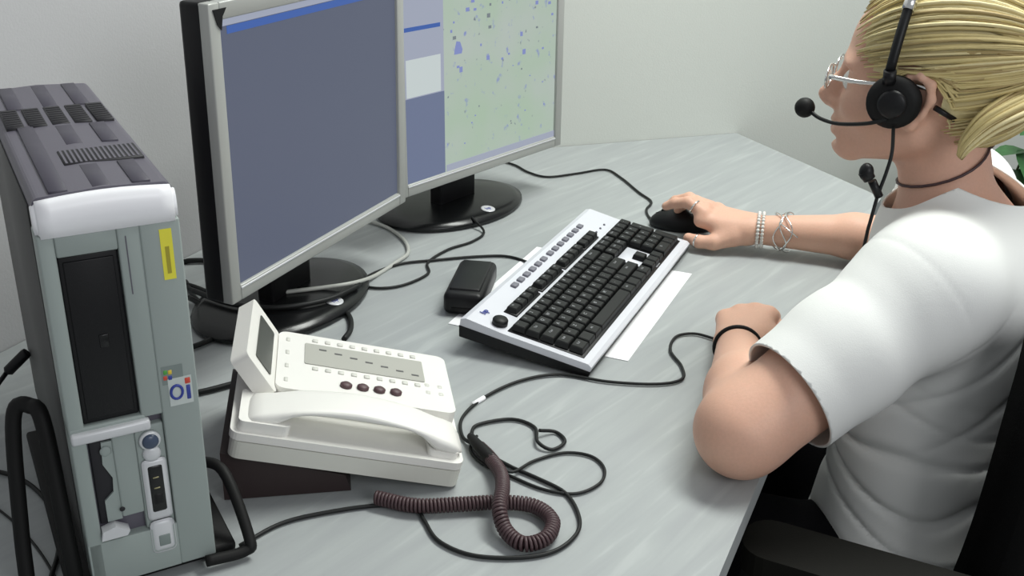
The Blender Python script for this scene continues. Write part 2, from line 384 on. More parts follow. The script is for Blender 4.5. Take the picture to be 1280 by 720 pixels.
mb = MB(); mb.tube([(.0835+.0045*math.cos(a), -.0013, z0+.165+.006*math.sin(a)) for a in [k*math.pi/8 for k in range(16)]], .0012, 5, closed=True); mb.build('sticker_ring', 'blue', st)
MB().box((.0905, -.0014, z0+.156), (.0950, 0, z0+.170), .001, 1).build('sticker_stripe', 'blue', st)
MB().box((.0900, -.0014, z0+.170), (.0955, 0, z0+.1765), .001, 1).build('sticker_flag', 'red', st)
# stand: base plate with looped bar feet on both sides
sb = MB().box((-.020, .010, .0015), (TW+.020, TD-.08, z0-.0005), .003).build('stand_base', 'black_rubber', tw)
def strap(pts, wdt, t=.007):
    mb = MB(); mb.tube(catmull(pts, 6), wdt/2, 8, flat=(1, 1)); return mb
for nm, P, r_ in (('stand_loop', [(TW-.01, -.004, .010), (TW+.024, -.004, .009), (TW+.030, .002, .018), (TW+.024, .05, .06), (TW+.008, .09, .055), (TW+.004, .14, .05), (TW+.020, .16, .010)], .010),
              ('stand_loop', [(-.012, .015, .006), (-.013, .02, .06), (-.014, .045, .148), (-.020, .060, .160), (-.034, .066, .150), (-.044, .050, .060), (-.048, .035, .006)], .013)):
    mb = MB(); mb.tube(catmull(P, 8), r_/2, 10); mb.build(nm, 'black_rubber', tw)

# ------------------------------------------------------------------ monitors
SWm, SHm = .3728, .2978
def monitor(label, X, Y, ang, zb, tilt, content):
    root = empty('monitor', (X, Y, 0.0), ang); tag(root, label, 'monitor')
    T = Matrix.Translation((0, 0, zb)) @ Matrix.Rotation(-tilt, 4, 'X')     # local: x width, z up, +y to the back
    bl, bb, bt = .0175, .0185, .0185
    fr = MB()
    for (x0, x1, a, b) in ((-bl, 0, -bb, SHm+bt), (SWm, SWm+bl, -bb, SHm+bt), (0, SWm, -bb, 0), (0, SWm, SHm, SHm+bt)):
        fr.box((x0, -.004, a), (x1, .010, b), .0018, 2, mtx=T)
    fr.build('bezel', 'silver', root)
    MB().box((0.0, -.0049, -.0048), (SWm, -.003, -.0022), .0006, 2, mtx=T).build('bezel_trim', 'silver_light', root)
    sc = MB().box((-.001, .0005, -.001), (SWm+.001, .006, SHm+.001), mtx=T).build('screen', content[0], root)
    content[1](sc, T)
    mb = MB(); mb.box((-bl-.0006, .006, -bb-.0006), (SWm+bl+.0006, .034, SHm+bt+.0006), .004, 2, mtx=T); mb.build('rear_shell', 'black', root)
    mb = MB(); mb.box((.04, .030, .03), (SWm-.04, .055, SHm-.03), .010, 2, mtx=T); mb.build('rear_cover', 'black', root)
    cx = SWm/2
    base = MB().lathe([(.100, 0.0), (.103, .003), (.102, .008), (.090, .014), (.05, .018), (0, .0195)], 48, mtx=Matrix.Translation((cx, .075, .0012)), sx=1.42, sy=1.0).build('base', 'black_gloss', root)
    mb = MB(); mb.box((cx-.045, .058, .014), (cx+.045, .085, .26), .006, 3); mb.build('neck', 'black', root)
    mb = MB(); mb.lathe([(.012, 0), (.012, .0008), (.010, .0012)], 24, mtx=Matrix.Translation((cx, -.006, .0160)) @ Matrix.Rotation(math.radians(8), 4, 'X')); bd = mb.build('maker_badge', 'silver_light', root)
    text('badge_lettering', 'hp', .011, 'blue', bd, Matrix.Translation((cx, -.006, .0174)) @ Matrix.Rotation(math.radians(8), 4, 'X'))
    return root
def rect(sc, T, x0, x1, a, b, m, nm, y=-.0002): return MB().box((x0*SWm, y, a*SHm), (x1*SWm, .001, b*SHm), mtx=T).build(nm, m, sc)
def content1(sc, T):
    rect(sc, T, 0.0, 1, .975, 1.0, 'scr_column', 'status_strip'); rect(sc, T, .04, 1, .945, .972, 'scr_blue', 'title_bar')
def content2(sc, T):
    rect(sc, T, .0, .235, .0, 1, 'scr_column', 'side_panel')
    rect(sc, T, .0, .235, .0, .43, 'scr_slate', 'list_panel', -.0004)
    rect(sc, T, .015, .215, .435, .62, 'scr_white', 'text_box', -.0005)
    rect(sc, T, .01, .215, .755, .775, 'scr_blue', 'title_bar', -.0006)
    rect(sc, T, .245, 1, .0, .035, 'scr_column', 'status_strip', -.0006)
    r3 = random.Random(5)
    for k in range(46):
        u, v_ = .27+.70*r3.random(), .10+.88*r3.random()**.6; s0 = .006+.014*r3.random()*(v_ > .5)
        rect(sc, T, u, u+s0, v_, v_+s0*(.8+r3.random()), 'scr_mark' if r3.random() < .7 else 'scr_dark', 'map_mark', -.0004)
    mb = MB(); mb.prism([(.30*SWm, .60*SHm), (.345*SWm, .60*SHm), (.35*SWm, .62*SHm), (.335*SWm, .66*SHm), (.315*SWm, .665*SHm), (.305*SWm, .63*SHm)], .0004, -.001, mtx=T @ RX); mb.build('map_area', 'scr_mark', sc)
m1 = monitor('near monitor with plain blue-grey screen beside the computer tower', -.3132, 1.1128, math.radians(67.077), .1108, -.0108, ('screen_grey', content1))
# small dark corner sticker on the near monitor
mb = MB(); T = Matrix.Translation((0, 0, .1108)) @ Matrix.Rotation(.0108, 4, 'X')
mb.prism([(-.012, SHm+.012), (.010, SHm+.012), (.003, SHm+.004), (.0, SHm-.010), (-.006, SHm-.004)], .0042, .0052, mtx=T @ RX); mb.build('corner_tag', 'black', m1)
m2 = monitor('far monitor showing a pale green map with a side panel', -.162, 1.5229, math.radians(52.118), .1012, .012, ('scr_map', content2))

# ------------------------------------------------------------------ paper under the keyboard
ka = math.radians(67.128); KX = Vector((math.cos(ka), math.sin(ka), 0)); KY = Vector((-math.sin(ka), math.cos(ka), 0))
q = D(785, 452); pw = .246; plen = .308
cs = [q, q+KX*plen, q+KX*plen+KY*pw, q+KY*pw]
o = MB().prism([(p.x, p.y) for p in cs], .0003, .0009).build('paper_sheet', 'paper')
tag(o, 'plain white sheet lying under the keyboard, edge showing in front', 'paper')

# ------------------------------------------------------------------ keyboard
KT = .150
kb = empty('keyboard', (.0866, 1.1279, 0.0), ka); tag(kb, 'silver and black computer keyboard propped up on its rear feet', 'keyboard')
TK = Matrix.Translation((0, 0, .0262)) @ Matrix.Rotation(KT, 4, 'X')
U = .01905
mb = MB(); x0, x1 = -.0125, .4415
side = [(-.0155, -.0205), (-.0165, -.009), (-.012, -.006), (.098, -.006), (.150, -.003), (.157, -.006), (.157, -.0225)]
YZ = Matrix(((0, 0, 1, 0), (1, 0, 0, 0), (0, 1, 0, 0), (0, 0, 0, 1)))
mb.prism(side, x0, x1, mtx=TK @ YZ); mb.build('body', 'kb_silver', kb)
mb = MB(); mb.prism([(-.0150, -.0230), (-.0168, -.0150), (.1575, -.0150), (.155, -.0300), (.05, -.0270)], x0-.0008, x1+.0008, mtx=TK @ YZ); mb.build('underside', 'black', kb)
mb = MB(); mb.box((-.003, -.003, -.0064), (.4320, .0980, -.0052), .0005, 1, mtx=TK); mb.build('key_well', 'black', kb)
mb = MB(); mb.box((.2935, .0205, -.0056), (.3465, .0560, -.0044), .0005, 1, mtx=TK); mb.box((.3115, -.001, -.0056), (.3285, .0205, -.0052), 0, 1, mtx=TK); mb.build('arrow_surround', 'kb_silver', kb)
for fx in (.03, .40):
    mb = MB(); mb.box((fx-.012, .135, .0005), (fx+.012, .142, .0165), .001, 1); mb.build('rear_foot', 'black', kb)
keymesh = {}
def keycap(wu, du=1.0, m='key', h=.0075, ww=None):
    kx = (round(wu, 3), du, m)
    if kx in keymesh: return keymesh[kx]
    w_ = wu*U/2-.0006; d_ = du*U/2-.0006; i = .0024
    V = [(-w_, -d_, -.004), (w_, -d_, -.004), (w_, d_, -.004), (-w_, d_, -.004),
         (-w_+i*.5, -d_+i*.5, h-.004-.0012), (w_-i*.5, -d_+i*.5, h-.004-.0012), (w_-i*.5, d_-i*.4, h-.004-.0012), (-w_+i*.5, d_-i*.4, h-.004-.0012),
         (-w_+i, -d_+i, h-.004), (w_-i, -d_+i, h-.004), (w_-i, d_-i*.8, h-.004), (-w_+i, d_-i*.8, h-.004)]
    Fc = [(8, 9, 10, 11)]+[(a, (a+1) % 4, (a+1) % 4+4, a+4) for a in range(4)]+[(a+4, (a+1) % 4+4, (a+1) % 4+8, a+8) for a in range(4)]
    me = bpy.data.meshes.new('key'); me.from_pydata(V, [], Fc); me.materials.append(M[m]); keymesh[kx] = me; return me
legends = {}
def key(x, y, wu=1.0, du=1.0, m='key', leg=None, h=.0075):
    o = bpy.data.objects.new('key', keycap(wu, du, m, h)); COL.objects.link(o); o.parent = kb
    o.matrix_local = TK @ Matrix.Translation((x+wu*U/2, y+du*U/2, 0))
    if leg:
        l = text('legend', leg, .0062 if len(leg) < 2 else .0042, 'key_print', o, Matrix.Translation((-.002 if len(leg) < 2 else 0, .002, h-.004+.0001)), .00005)
def row(y, seq, x=0.0):
    for it in seq:
        w_, leg = it if isinstance(it, tuple) else (1.0, it)
        if leg != 'GAP': key(x, y, w_, 1.0, leg=leg)
        x += w_*U
row(4*U, list('`1234567890-=')+[(2.0, 'Back')])
row(3*U, [(1.5, 'Tab')]+list('QWERTYUIOP[]')+[(1.5, '\\')])
row(2*U, [(1.75, 'Caps')]+list("ASDFGHJKL;'")+[(2.25, 'Enter')])
row(1*U, [(1.25, 'Shift'), '<']+list('ZXCVBNM,./')+[(2.75, 'Shift')])
row(0, [(1.25, 'Ctrl'), (1.25, None), (1.25, 'Alt'), (6.25, None), (1.25, 'Alt'), (1.25, None), (1.25, None), (1.25, 'Ctrl')])
xn = 15.25*U
for i, l in enumerate(('Ins', 'Home', 'PgUp')): key(xn+i*U, 4*U, leg=l)
for i, l in enumerate(('Del', 'End', 'PgDn')): key(xn+i*U, 3*U, leg=l)
key(xn+U, U); 
for i in range(3): key(xn+i*U, 0)
xp = 18.5*U
for r_, ls in enumerate(('0.', '123', '456', '789', None)):
    if ls == '0.': key(xp, 0, 2, leg='0'); key(xp+2*U, 0, leg='.')
    elif ls:
        for i, l in enumerate(ls): key(xp+i*U, r_*U, leg=l)
for i, l in enumerate(('Num', '/', '*', '-')): key(xp+i*U, 4*U, leg=l)
key(xp+3*U, 2*U, 1, 2, leg='+'); key(xp+3*U, 0, 1, 2)
yf = 5*U+.0085
for g_, xg in enumerate((2, 6.5, 11)):
    mb = MB(); mb.box((xg*U-.0015, yf-.0015, -.0062), ((xg+4)*U+.0015, yf+.0175, -.0035), .0008, 1, mtx=TK); mb.build('function_well', 'black', kb)
    for i in range(4): key((xg+i)*U, yf, 1, .85, leg='F%d' % (g_*4+i+1))
mb = MB(); mb.box((xn-.0015, yf-.0015, -.0062), (xn+3*U+.0015, yf+.0175, -.0035), .0008, 1, mtx=TK); mb.build('function_well', 'black', kb)
for i in range(3): key(xn+i*U, yf, 1, .85)
mb = MB(); mb.lathe([(.0098, -.005), (.0098, .001), (.0085, .003), (0, .0034)], 24, mtx=TK @ Matrix.Translation((.006, yf+.0085, 0))); mb.build('round_key', 'key', kb)
for i in range(13):
    x = .105+i*.0205+(.004 if i > 5 else 0)
    mb = MB(); mb.box((x, .134, -.006), (x+.0125, .1425, -.0005), .0012, 2, mtx=TK @ Matrix.Rotation(0, 4, 'X')); mb.build('media_button', 'key_grey', kb)
for i in range(3):
    mb = MB(); mb.ball((xp+.012+i*.018, yf+.008, -.0045), .0018, mtx=TK); mb.build('indicator_light', 'key_grey', kb)
text('maker_logo', 'hp', .012, 'blue', kb, TK @ Matrix.Translation((.018, .139, -.0025)) @ Matrix.Rotation(math.radians(3), 4, 'X'), .0004)

# ------------------------------------------------------------------ black card reader box by the keyboard
a0, b0 = D(553, 394), D(603, 398)
bx = (b0-a0).normalized(); ang = math.atan2(bx.y, bx.x)
br = empty('black_box', (a0.x, a0.y, 0), ang); tag(br, 'small black plastic box with rounded top left of the keyboard', 'box')
wd = (b0-a0).length
mb = MB(); mb.box((0, 0, .0008), (wd, .128, .032), .009, 4); mb.build('housing', 'black', br)
mb = MB(); mb.box((.006, .014, .027), (wd-.006, .118, .0345), .0028, 3); mb.build('lid', 'black', br)
mb = MB(); mb.box((.012, -.0008, .008), (wd-.012, .003, .013), .0004, 1); mb.build('slot', 'black_rubber', br)

# ------------------------------------------------------------------ phone
PX = Vector((math.cos(math.radians(100)), math.sin(math.radians(100)), 0))
ph = empty('desk_phone', (-.047, .876, 0), math.radians(100)); tag(ph, 'white office desk phone with flip-up display and handset in its cradle', 'phone')
# local: x along the front edge (away from viewer), y to the rear (image left), z up
PTL = math.radians(14)
TP = Matrix.Translation((0, 0, .010)) @ Matrix.Rotation(PTL, 4, 'X')
W_, L_ = .195, .222
def yz(mb, prof, x0, x1, mi=0, T=TP, bev=0): mb.prism(prof, x0, x1, bev, 2, mi, T @ YZ); return mb
def chip(poly, z0_, z1_, bev, T=TP): 
    mb = MB(); mb.prism(poly, z0_, z1_, bev, 3, mtx=T); return mb
def rrect(x0, y0, x1, y1, r, n=5):
    P = []
    for cx, cy, s0 in ((x1-r, y1-r, 0), (x0+r, y1-r, 90), (x0+r, y0+r, 180), (x1-r, y0+r, 270)):
        for k in range(n+1): a = math.radians(s0+90*k/n); P.append((cx+r*math.cos(a), cy+r*math.sin(a)))
    return P
chip(rrect(0, 0, W_, L_, .010), -.008, .010, .003).build('lower_shell', 'phone_cream', ph)
chip(rrect(.0, .0, W_, L_+.002, .010), .011, .019, .003).build('tray', 'white_plastic', ph)
chip(rrect(.066, .004, W_-.002, L_-.034, .010), .018, .037, .005).build('console', 'white_plastic', ph)
chip(rrect(.004, .170, .066, L_-.004, .006), .018, .030, .004).build('cradle_end', 'white_plastic', ph)
chip(rrect(.006, .006, .064, .036, .006), .018, .026, .004).build('cradle_front', 'white_plastic', ph)
chip(rrect(.055, .03, .066, .18, .003), .018, .030, .002).build('cradle_wall', 'phone_cream', ph)
# stand foot
mb = MB(); mb.prism([(.105, 0.0), (.225, 0.0), (.225, .052), (.110, .018)], .012, W_-.012, mtx=Matrix.Translation((0, 0, .001)) @ YZ); mb.build('stand_foot', 'phone_foot', ph)
# handset, arched bar lying in the cradle along the near side
hs = empty('handset', (0, 0, 0)); hs.parent = ph
mb = MB(); t = bmesh.new(); rows = []
for i in range(25):
    u = i/24; y = .002+u*.212
    arch_ = .014*math.sin(math.pi*min(1, max(0, u)))
    end = abs(u-.5)*2
    lo = .022 + (.020*(1-end**2.2) if end < .86 else 0.0) ; lo = .022+.020*max(0, 1-(end/.72)**6) if end < .72 else .022
    hi = .038+arch_*1.0-.004*end
    hw = .0265-.0045*(1-end**3)-(.010*max(0, (end-.9)/.1)**2)
    hi -= .008*max(0, (end-.88)/.12)**2
    ring = []
    for k in range(16):
        a = 2*math.pi*k/16; ca, sa = math.cos(a), math.sin(a)
        ex = math.copysign(abs(ca)**.55, ca); ez = math.copysign(abs(sa)**.55, sa)
        ring.append(t.verts.new((.031+hw*ex, y, (lo+hi)/2+(hi-lo)/2*ez)))
    rows.append(ring)
for A, B in zip(rows, rows[1:]):
    for k in range(16): t.faces.new((A[k], A[(k+1) % 16], B[(k+1) % 16], B[k]))
t.faces.new(rows[0]); t.faces.new(rows[-1][::-1])
mb.merge(t, 0, TP, True); ho = mb.build('grip', 'white_plastic', hs)
# display flap at the rear, tilted up
TF = TP @ Matrix.Translation((0, L_-.030, .030)) @ Matrix.Rotation(math.radians(48), 4, 'X')
df = MB(); df.prism(rrect(.060, -.002, W_-.004, .050, .006), -.012, .006, .004, 3, mtx=TF); dfo = df.build('display_flap', 'white_plastic', ph)
df = MB(); df.prism(rrect(.078, .010, W_-.022, .036, .003), .0062, .0070, 0, 1, mtx=TF); df.build('display', 'lcd', dfo)
# label strip and keys
ls = chip(rrect(.124, .032, .171, .160, .002), .0372, .0380, 0).build('label_strip', 'phone_label', ph)
for i in range(9):
    for j, xr in enumerate((.180, .115)):
        MB().box((xr-.003, .038+i*.0135, .0365), (xr+.003, .044+i*.0135, .0385), .0006, 1, mtx=TP).build('memory_key', 'phone_key', ph)
for k in range(7): MB().box((.134+k*.004, .038+k*.0165, .0381), (.137+k*.004, .046+k*.0165, .0383), mtx=TP).build('label_print', 'phone_print', ls)
for i in range(4):
    mb = MB(); mb.lathe([(.0062, 0), (.0062, .003), (.004, .0045), (0, .0048)], 16, mtx=TP @ Matrix.Translation((.090-i*.0005, .066+i*.0172, .0365))); mb.build('round_button', 'phone_btn', ph)
for i in range(4):
    MB().box((.100+(i%2)*.016, .014+(i//2)*.014, .0365), (.106+(i%2)*.016, .019+(i//2)*.014, .0378), .0008, 1, mtx=TP).build('function_key', 'phone_key', ph)
for i in range(4): MB().box((.080+i*.030, .176, .0365), (.088+i*.030, .180, .0380), .0006, 1, mtx=TP).build('display_key', 'phone_key', ph)

# ------------------------------------------------------------------ cables
def dz(pts, z=.003):
    out = []
    for p in pts: out.append(D(p[0], p[1], p[2] if len(p) > 2 else z))
    return out
def cable(name, pts, r, m, label, cat='cable', n=8, z=None, group=None):
    P = catmull(dz(pts, (z if z is not None else r+.0008)), n)
    o = MB().tube(P, r, 8).build(name, m); return tag(o, label, cat, group)
# coiled handset cord: helix along the path
path = catmull(dz([(470, 622, .009), (520, 632, .009), (580, 630, .009), (622, 628, .009), (665, 632, .009), (690, 650, .009), (683, 672, .009), (655, 680, .009), (633, 664, .012), (624, 636, .022), (628, 612, .022), (626, 592, .014), (612, 572, .009), (598, 558, .008)], .009), 60)
seg = [0]
for a, b in zip(path, path[1:]): seg.append(seg[-1]+(b-a).length)
tot = seg[-1]; P = []; pitch = .0036; nn = int(tot/pitch*9); j = 0
rc = .0058
for i in range(nn):
    s = tot*i/nn
    while seg[j+1] < s: j += 1
    f_ = (s-seg[j])/(seg[j+1]-seg[j]+1e-12); c = path[j].lerp(path[j+1], f_); tn = (path[j+1]-path[j]).normalized()
    a1 = Vector((0, 0, 1)).cross(tn).normalized(); a2 = tn.cross(a1); an = 2*math.pi*s/pitch
    P.append(c+a1*(rc*math.cos(an))+a2*(rc*math.sin(an)))
o = MB().tube(P, .0019, 5).build('coiled_cord', 'coil'); tag(o, 'dark brown coiled handset cord looping right of the phone', 'cord')

cable('desk_cable', [(300, 682), (350, 655), (400, 642), (470, 632), (518, 636), (530, 650), (548, 676), (590, 694), (650, 697), (695, 688), (722, 665), (722, 640), (705, 615), (670, 597), (640, 584), (615, 570), (596, 556), (590, 540), (600, 530), (640, 524), (668, 534), (672, 552, .006), (690, 562), (706, 552), (695, 540), (674, 538, .008)], .0020, 'cable',
      'thin black cable from the tower past the coiled cord into the loops')
cable('desk_cable', [(596, 545), (588, 562), (604, 580), (640, 596), (680, 612), (720, 617), (750, 604), (755, 585), (738, 570), (705, 566), (668, 576), (640, 590, .006), (618, 578, .008), (600, 556, .008)], .0017, 'cable', 'thin dark cable making the wide loop right of the coiled cord')
mb = MB(); mb.tube(catmull(dz([(588, 545, .009), (600, 560, .011), (616, 576, .010), (628, 586, .009)]), 6), [.004+.003*math.sin(math.pi*k/18) for k in range(19)], 10)
tag(mb.build('cord_coupler', 'black_rubber'), 'black inline coupler joining the coiled cord to thin cables', 'connector')
cable('white_sleeve_cable', [(575, 590-32), (530, 553), (575, 572)], .0012, 'cable_grey', 'short pale wire beside the right edge of the phone') if False else None
cable('mouse_cable', [(822, 274, .012), (812, 272), (808, 262), (814, 252), (798, 240), (776, 222), (756, 212), (720, 217), (684, 221), (660, 215), (640, 205), (600, 196)], .0021, 'cable', 'black mouse cable running from the mouse behind the far monitor')
cable('keyboard_cable', [(668, 334, .012), (655, 326), (630, 320), (590, 321), (545, 325), (500, 330), (460, 345), (420, 372), (380, 392), (330, 402)], .0021, 'cable', 'black keyboard cable passing behind the small black box')
cable('monitor_cable', [(590, 272, .015), (605, 290, .004), (590, 302), (560, 312), (535, 328), (535, 342), (505, 356), (470, 360), (430, 352)], .0020, 'cable', 'black cable coming down off the far monitor base')
cable('pale_cable', [(460, 276), (485, 285), (505, 300), (510, 316), (495, 328), (468, 345), (440, 354, .022), (400, 360, .022), (350, 366, .022), (315, 372, .015)], .0030, 'cable_grey', 'pale grey cable curling across the near monitor base')
for i, (pts, lab) in enumerate((
    ([(232, 352), (250, 378, .004), (300, 398), (360, 404), (410, 388), (440, 365), (460, 348)], 'outermost black cable of the bundle around the near monitor base'),
    ([(236, 372, .008), (280, 392, .010), (340, 396, .012), (395, 386, .012), (435, 366, .012)], 'middle black cable of the bundle around the near monitor base'),
    ([(240, 396, .005), (290, 408), (350, 412), (400, 402), (425, 386), (437, 396), (438, 412), (430, 424)], 'black cable leaving the base bundle behind the phone'),
    ([(238, 362, .02), (290, 380, .024), (350, 384, .024), (410, 374, .022), (450, 356, .020)], 'black cable lying on top of the near monitor base'))):
    cable('bundled_cable', pts, .0036, 'cable', lab)
cable('power_cable', [(215, 440), (245, 432), (275, 420), (300, 412), (330, 405)], .0035, 'cable', 'thick black cable from the tower towards the near monitor')
cable('power_cable', [(220, 495), (255, 489), (290, 480), (330, 470)], .0035, 'cable', 'thick black cable running behind the phone display')
cable('wall_cable', [(225, 330, .0), (236, 326, .005), (262, 326), (300, 330)], .0040, 'cable', 'black cable lying by the wall left of the near monitor')
cable('wall_cable', [(222, 290, .0), (232, 298, .0), (236, 312, .003), (225, 322, .003)], .0035, 'cable', 'small black cable loop hanging low by the wall') if False else None
cable('wall_cable', [(215, 352), (240, 358), (262, 366), (290, 372)], .0040, 'cable', 'black cable lying behind the near monitor base')
mb = MB(); mb.tube(catmull([(-.50, 1.33, .06), (-.485, 1.35, .045), (-.478, 1.36, .025), (-.485, 1.35, .008)], 8), .003, 8)
tag(mb.build('wall_cable', 'cable'), 'short black cable loop standing up between tower and near monitor', 'cable')
cable('tower_cable', [(-8, 588), (20, 596), (45, 612), (66, 640), (74, 680), (64, 720), (50, 760)], .0022, 'cable', 'thin black cable curving left of the tower stand')
cable('tower_cable', [(-8, 632), (20, 655), (50, 690), (80, 740)], .0012, 'cable', 'hair-thin black wire at the lower left of the tower')
mb = MB(); a, b, c = D(-6, 485, .05), D(8, 466, .06), D(34, 440, .08)
mb.tube([a, b], .0025, 8); mb.tube([b, b.lerp(c, .1), b.lerp(c, .9), c], [.003, .006, .006, .005], 10)
tag(mb.build('plug', 'black'), 'black cable plug sticking out behind the tower', 'plug')

# ------------------------------------------------------------------ mouse
mf = (D(824, 276)-D(884, 280)); mf.z = 0; mf.normalize(); mang = math.atan2(mf.y, mf.x)
mc = D(853, 284); mo = empty('computer_mouse', (mc.x, mc.y, 0), mang); tag(mo, 'black computer mouse under the right hand', 'mouse')
mb = MB(); t = bmesh.new(); bmesh.ops.create_uvsphere(t, u_segments=32, v_segments=16, radius=1)
for v in t.verts:
    x, y, z = v.co; z = max(z, -.25)
    v.co = Vector((x*.055, y*.031*(1-.12*x*x), (z+.25)*.030*(1-.25*x)+.001))
mb.merge(t, smooth=True); mb.build('shell', 'black', mo)
mb = MB(); mb.tube([(.045, 0, .022), (.0, 0, .0365)], .0006, 5); mb.build('button_split', 'black_gloss', mo)
mb = MB(); mb.lathe([(.008, -.003), (.009, -.002), (.009, .002), (.008, .003)], 16, mtx=Matrix.Translation((.028, 0, .0235)) @ RX); mb.build('scroll_wheel', 'black_rubber', mo)

# ------------------------------------------------------------------ person: one continuous skin surface from blended volumes
V3 = lambda *a: np.array(a, dtype=float)
class Grid:
    def __init__(s, xs, ys, zs):
        s.ax = [np.asarray(a, dtype=np.float32) for a in (xs, ys, zs)]
        s.F = np.full([len(a) for a in s.ax], 1.0, dtype=np.float32)
    def _sl(s, lo, hi):
        return tuple(slice(max(0, int(np.searchsorted(a, l))-1), min(len(a), int(np.searchsorted(a, h))+1)) for a, l, h in zip(s.ax, lo, hi))
    def _op(s, lo, hi, fn, k, mode):
        sl = s._sl(lo, hi)
        if any(q.stop <= q.start for q in sl): return
        X = s.ax[0][sl[0]][:, None, None]; Y = s.ax[1][sl[1]][None, :, None]; Z = s.ax[2][sl[2]][None, None, :]
        d = fn(X, Y, Z).astype(np.float32); A = s.F[sl]
        if mode == 'sub': d = -d; h = np.maximum(k-np.abs(A-d), 0)/k; s.F[sl] = np.maximum(A, d)+h*h*k*.25
        else: h = np.maximum(k-np.abs(A-d), 0)/k; s.F[sl] = np.minimum(A, d)-h*h*k*.25
    def ell(s, c, r, R=np.eye(3), k=.01, mode='add'):
        """ellipsoid; rows of R are its axes"""
        c = np.asarray(c, float); r = np.asarray(r, float); m = max(r)+k+.012
        def fn(X, Y, Z):
            dx, dy, dz_ = X-c[0], Y-c[1], Z-c[2]
            q = [(R[i][0]*dx+R[i][1]*dy+R[i][2]*dz_) for i in range(3)]
            k0 = np.sqrt(sum((q[i]/r[i])**2 for i in range(3)))+1e-9; k1 = np.sqrt(sum((q[i]/r[i]**2)**2 for i in range(3)))+1e-9
            return k0*(k0-1)/k1
        s._op(c-m, c+m, fn, k, mode)
    def cone(s, a, b, ra, rb, k=.01, mode='add'):
        a = np.asarray(a, float); b = np.asarray(b, float); m = max(ra, rb)+k+.012
        ba = b-a; L2 = float(ba@ba)+1e-12
        def fn(X, Y, Z):
            dx, dy, dz_ = X-a[0], Y-a[1], Z-a[2]
            h = np.clip((dx*ba[0]+dy*ba[1]+dz_*ba[2])/L2, 0, 1)
            return np.sqrt((dx-h*ba[0])**2+(dy-h*ba[1])**2+(dz_-h*ba[2])**2)-(ra+(rb-ra)*h)
        s._op(np.minimum(a, b)-m, np.maximum(a, b)+m, fn, k, mode)
    def chain(s, pts, rs, k=.01, k0=None):
        for i in range(len(pts)-1): s.cone(pts[i], pts[i+1], rs[i], rs[i+1], k0 if (i == 0 and k0) else k)
    def mesh(s, name):
        F_ = s.F; ins = F_ < 0
        cs = ins[:-1, :-1, :-1].astype(np.uint8)
        for i, j, k in ((0,0,1),(0,1,0),(0,1,1),(1,0,0),(1,0,1),(1,1,0),(1,1,1)):
            cs = cs+ins[i:F_.shape[0]-1+i, j:F_.shape[1]-1+j, k:F_.shape[2]-1+k]
        act = (cs > 0) & (cs < 8); I = np.argwhere(act); del cs
        idx = np.full(act.shape, -1, np.int32); idx[tuple(I.T)] = np.arange(len(I))
        acc = np.zeros((len(I), 3)); cnt = np.zeros(len(I))
        P = [(i, j, k) for i in (0, 1) for j in (0, 1) for k in (0, 1)]
        for p in P:
            for d in range(3):
                if p[d]: continue
                q = list(p); q[d] = 1
                A = F_[I[:, 0]+p[0], I[:, 1]+p[1], I[:, 2]+p[2]]; B = F_[I[:, 0]+q[0], I[:, 1]+q[1], I[:, 2]+q[2]]
                m = (A < 0) != (B < 0); t = np.where(m, A/(A-B+1e-20), 0)
                for e in range(3):
                    c0 = s.ax[e][I[:, e]+p[e]]
                    if e == d: c0 = c0+t*(s.ax[e][I[:, e]+1]-s.ax[e][I[:, e]])
                    acc[:, e] += np.where(m, c0, 0)
                cnt += m
        V = acc/np.maximum(cnt, 1)[:, None]; quads = []
        for d in range(3):
            a = [slice(1, -1)]*3; a[d] = slice(0, -1); b = list(a); b[d] = slice(1, None)
            A = ins[tuple(a)]; B = ins[tuple(b)]; E = np.argwhere(A != B)
            fl = A[tuple(E.T)]
            off = np.array([1, 1, 1]); off[d] = 0; E = E+off
            e1, e2 = [x for x in range(3) if x != d]
            def g(o1, o2):
                Q = E.copy(); Q[:, e1] -= o1; Q[:, e2] -= o2; return idx[Q[:, 0], Q[:, 1], Q[:, 2]]
            q = np.stack([g(1, 1), g(0, 1), g(0, 0), g(1, 0)], 1)
            if d == 1: fl = ~fl
            q[~fl] = q[~fl][:, ::-1]; quads.append(q)
        Q = np.concatenate(quads); Q = Q[(Q >= 0).all(1)]
        me = bpy.data.meshes.new(name); me.vertices.add(len(V)); me.vertices.foreach_set('co', V.astype(np.float32).ravel())
        me.loops.add(len(Q)*4); me.loops.foreach_set('vertex_index', Q.astype(np.int32).ravel())
        me.polygons.add(len(Q)); me.polygons.foreach_set('loop_start', np.arange(len(Q), dtype=np.int32)*4)
        me.update(calc_edges=True); me.validate(); return me
def axis(*segs):
    """segs: (start, end, step) pieces"""
    out = []
    for a, b, st in segs: out.append(np.arange(a, b, st))
    return np.concatenate(out)
def relax(me, n=2, f=.5):
    V = np.empty(len(me.vertices)*3); me.vertices.foreach_get('co', V); V = V.reshape(-1, 3)
    E = np.empty(len(me.edges)*2, np.int32); me.edges.foreach_get('vertices', E); E = E.reshape(-1, 2)
    deg = np.bincount(E.ravel(), minlength=len(V))[:, None]
    for it in range(n):
        for ff in (f, -f*1.04):
            S_ = np.stack([np.bincount(E[:, 0], V[E[:, 1], e], len(V))+np.bincount(E[:, 1], V[E[:, 0], e], len(V)) for e in range(3)], 1)
            V = V+ff*(S_/np.maximum(deg, 1)-V)
    me.vertices.foreach_set('co', V.ravel()); me.update()

yaw = math.radians(26)
Ff = V3(-math.cos(yaw), math.sin(yaw), 0); Lf = V3(-math.sin(yaw), -math.cos(yaw), 0); Zf = V3(0, 0, 1)   # facing, her left, up
BR = np.array([Ff, Lf, Zf])
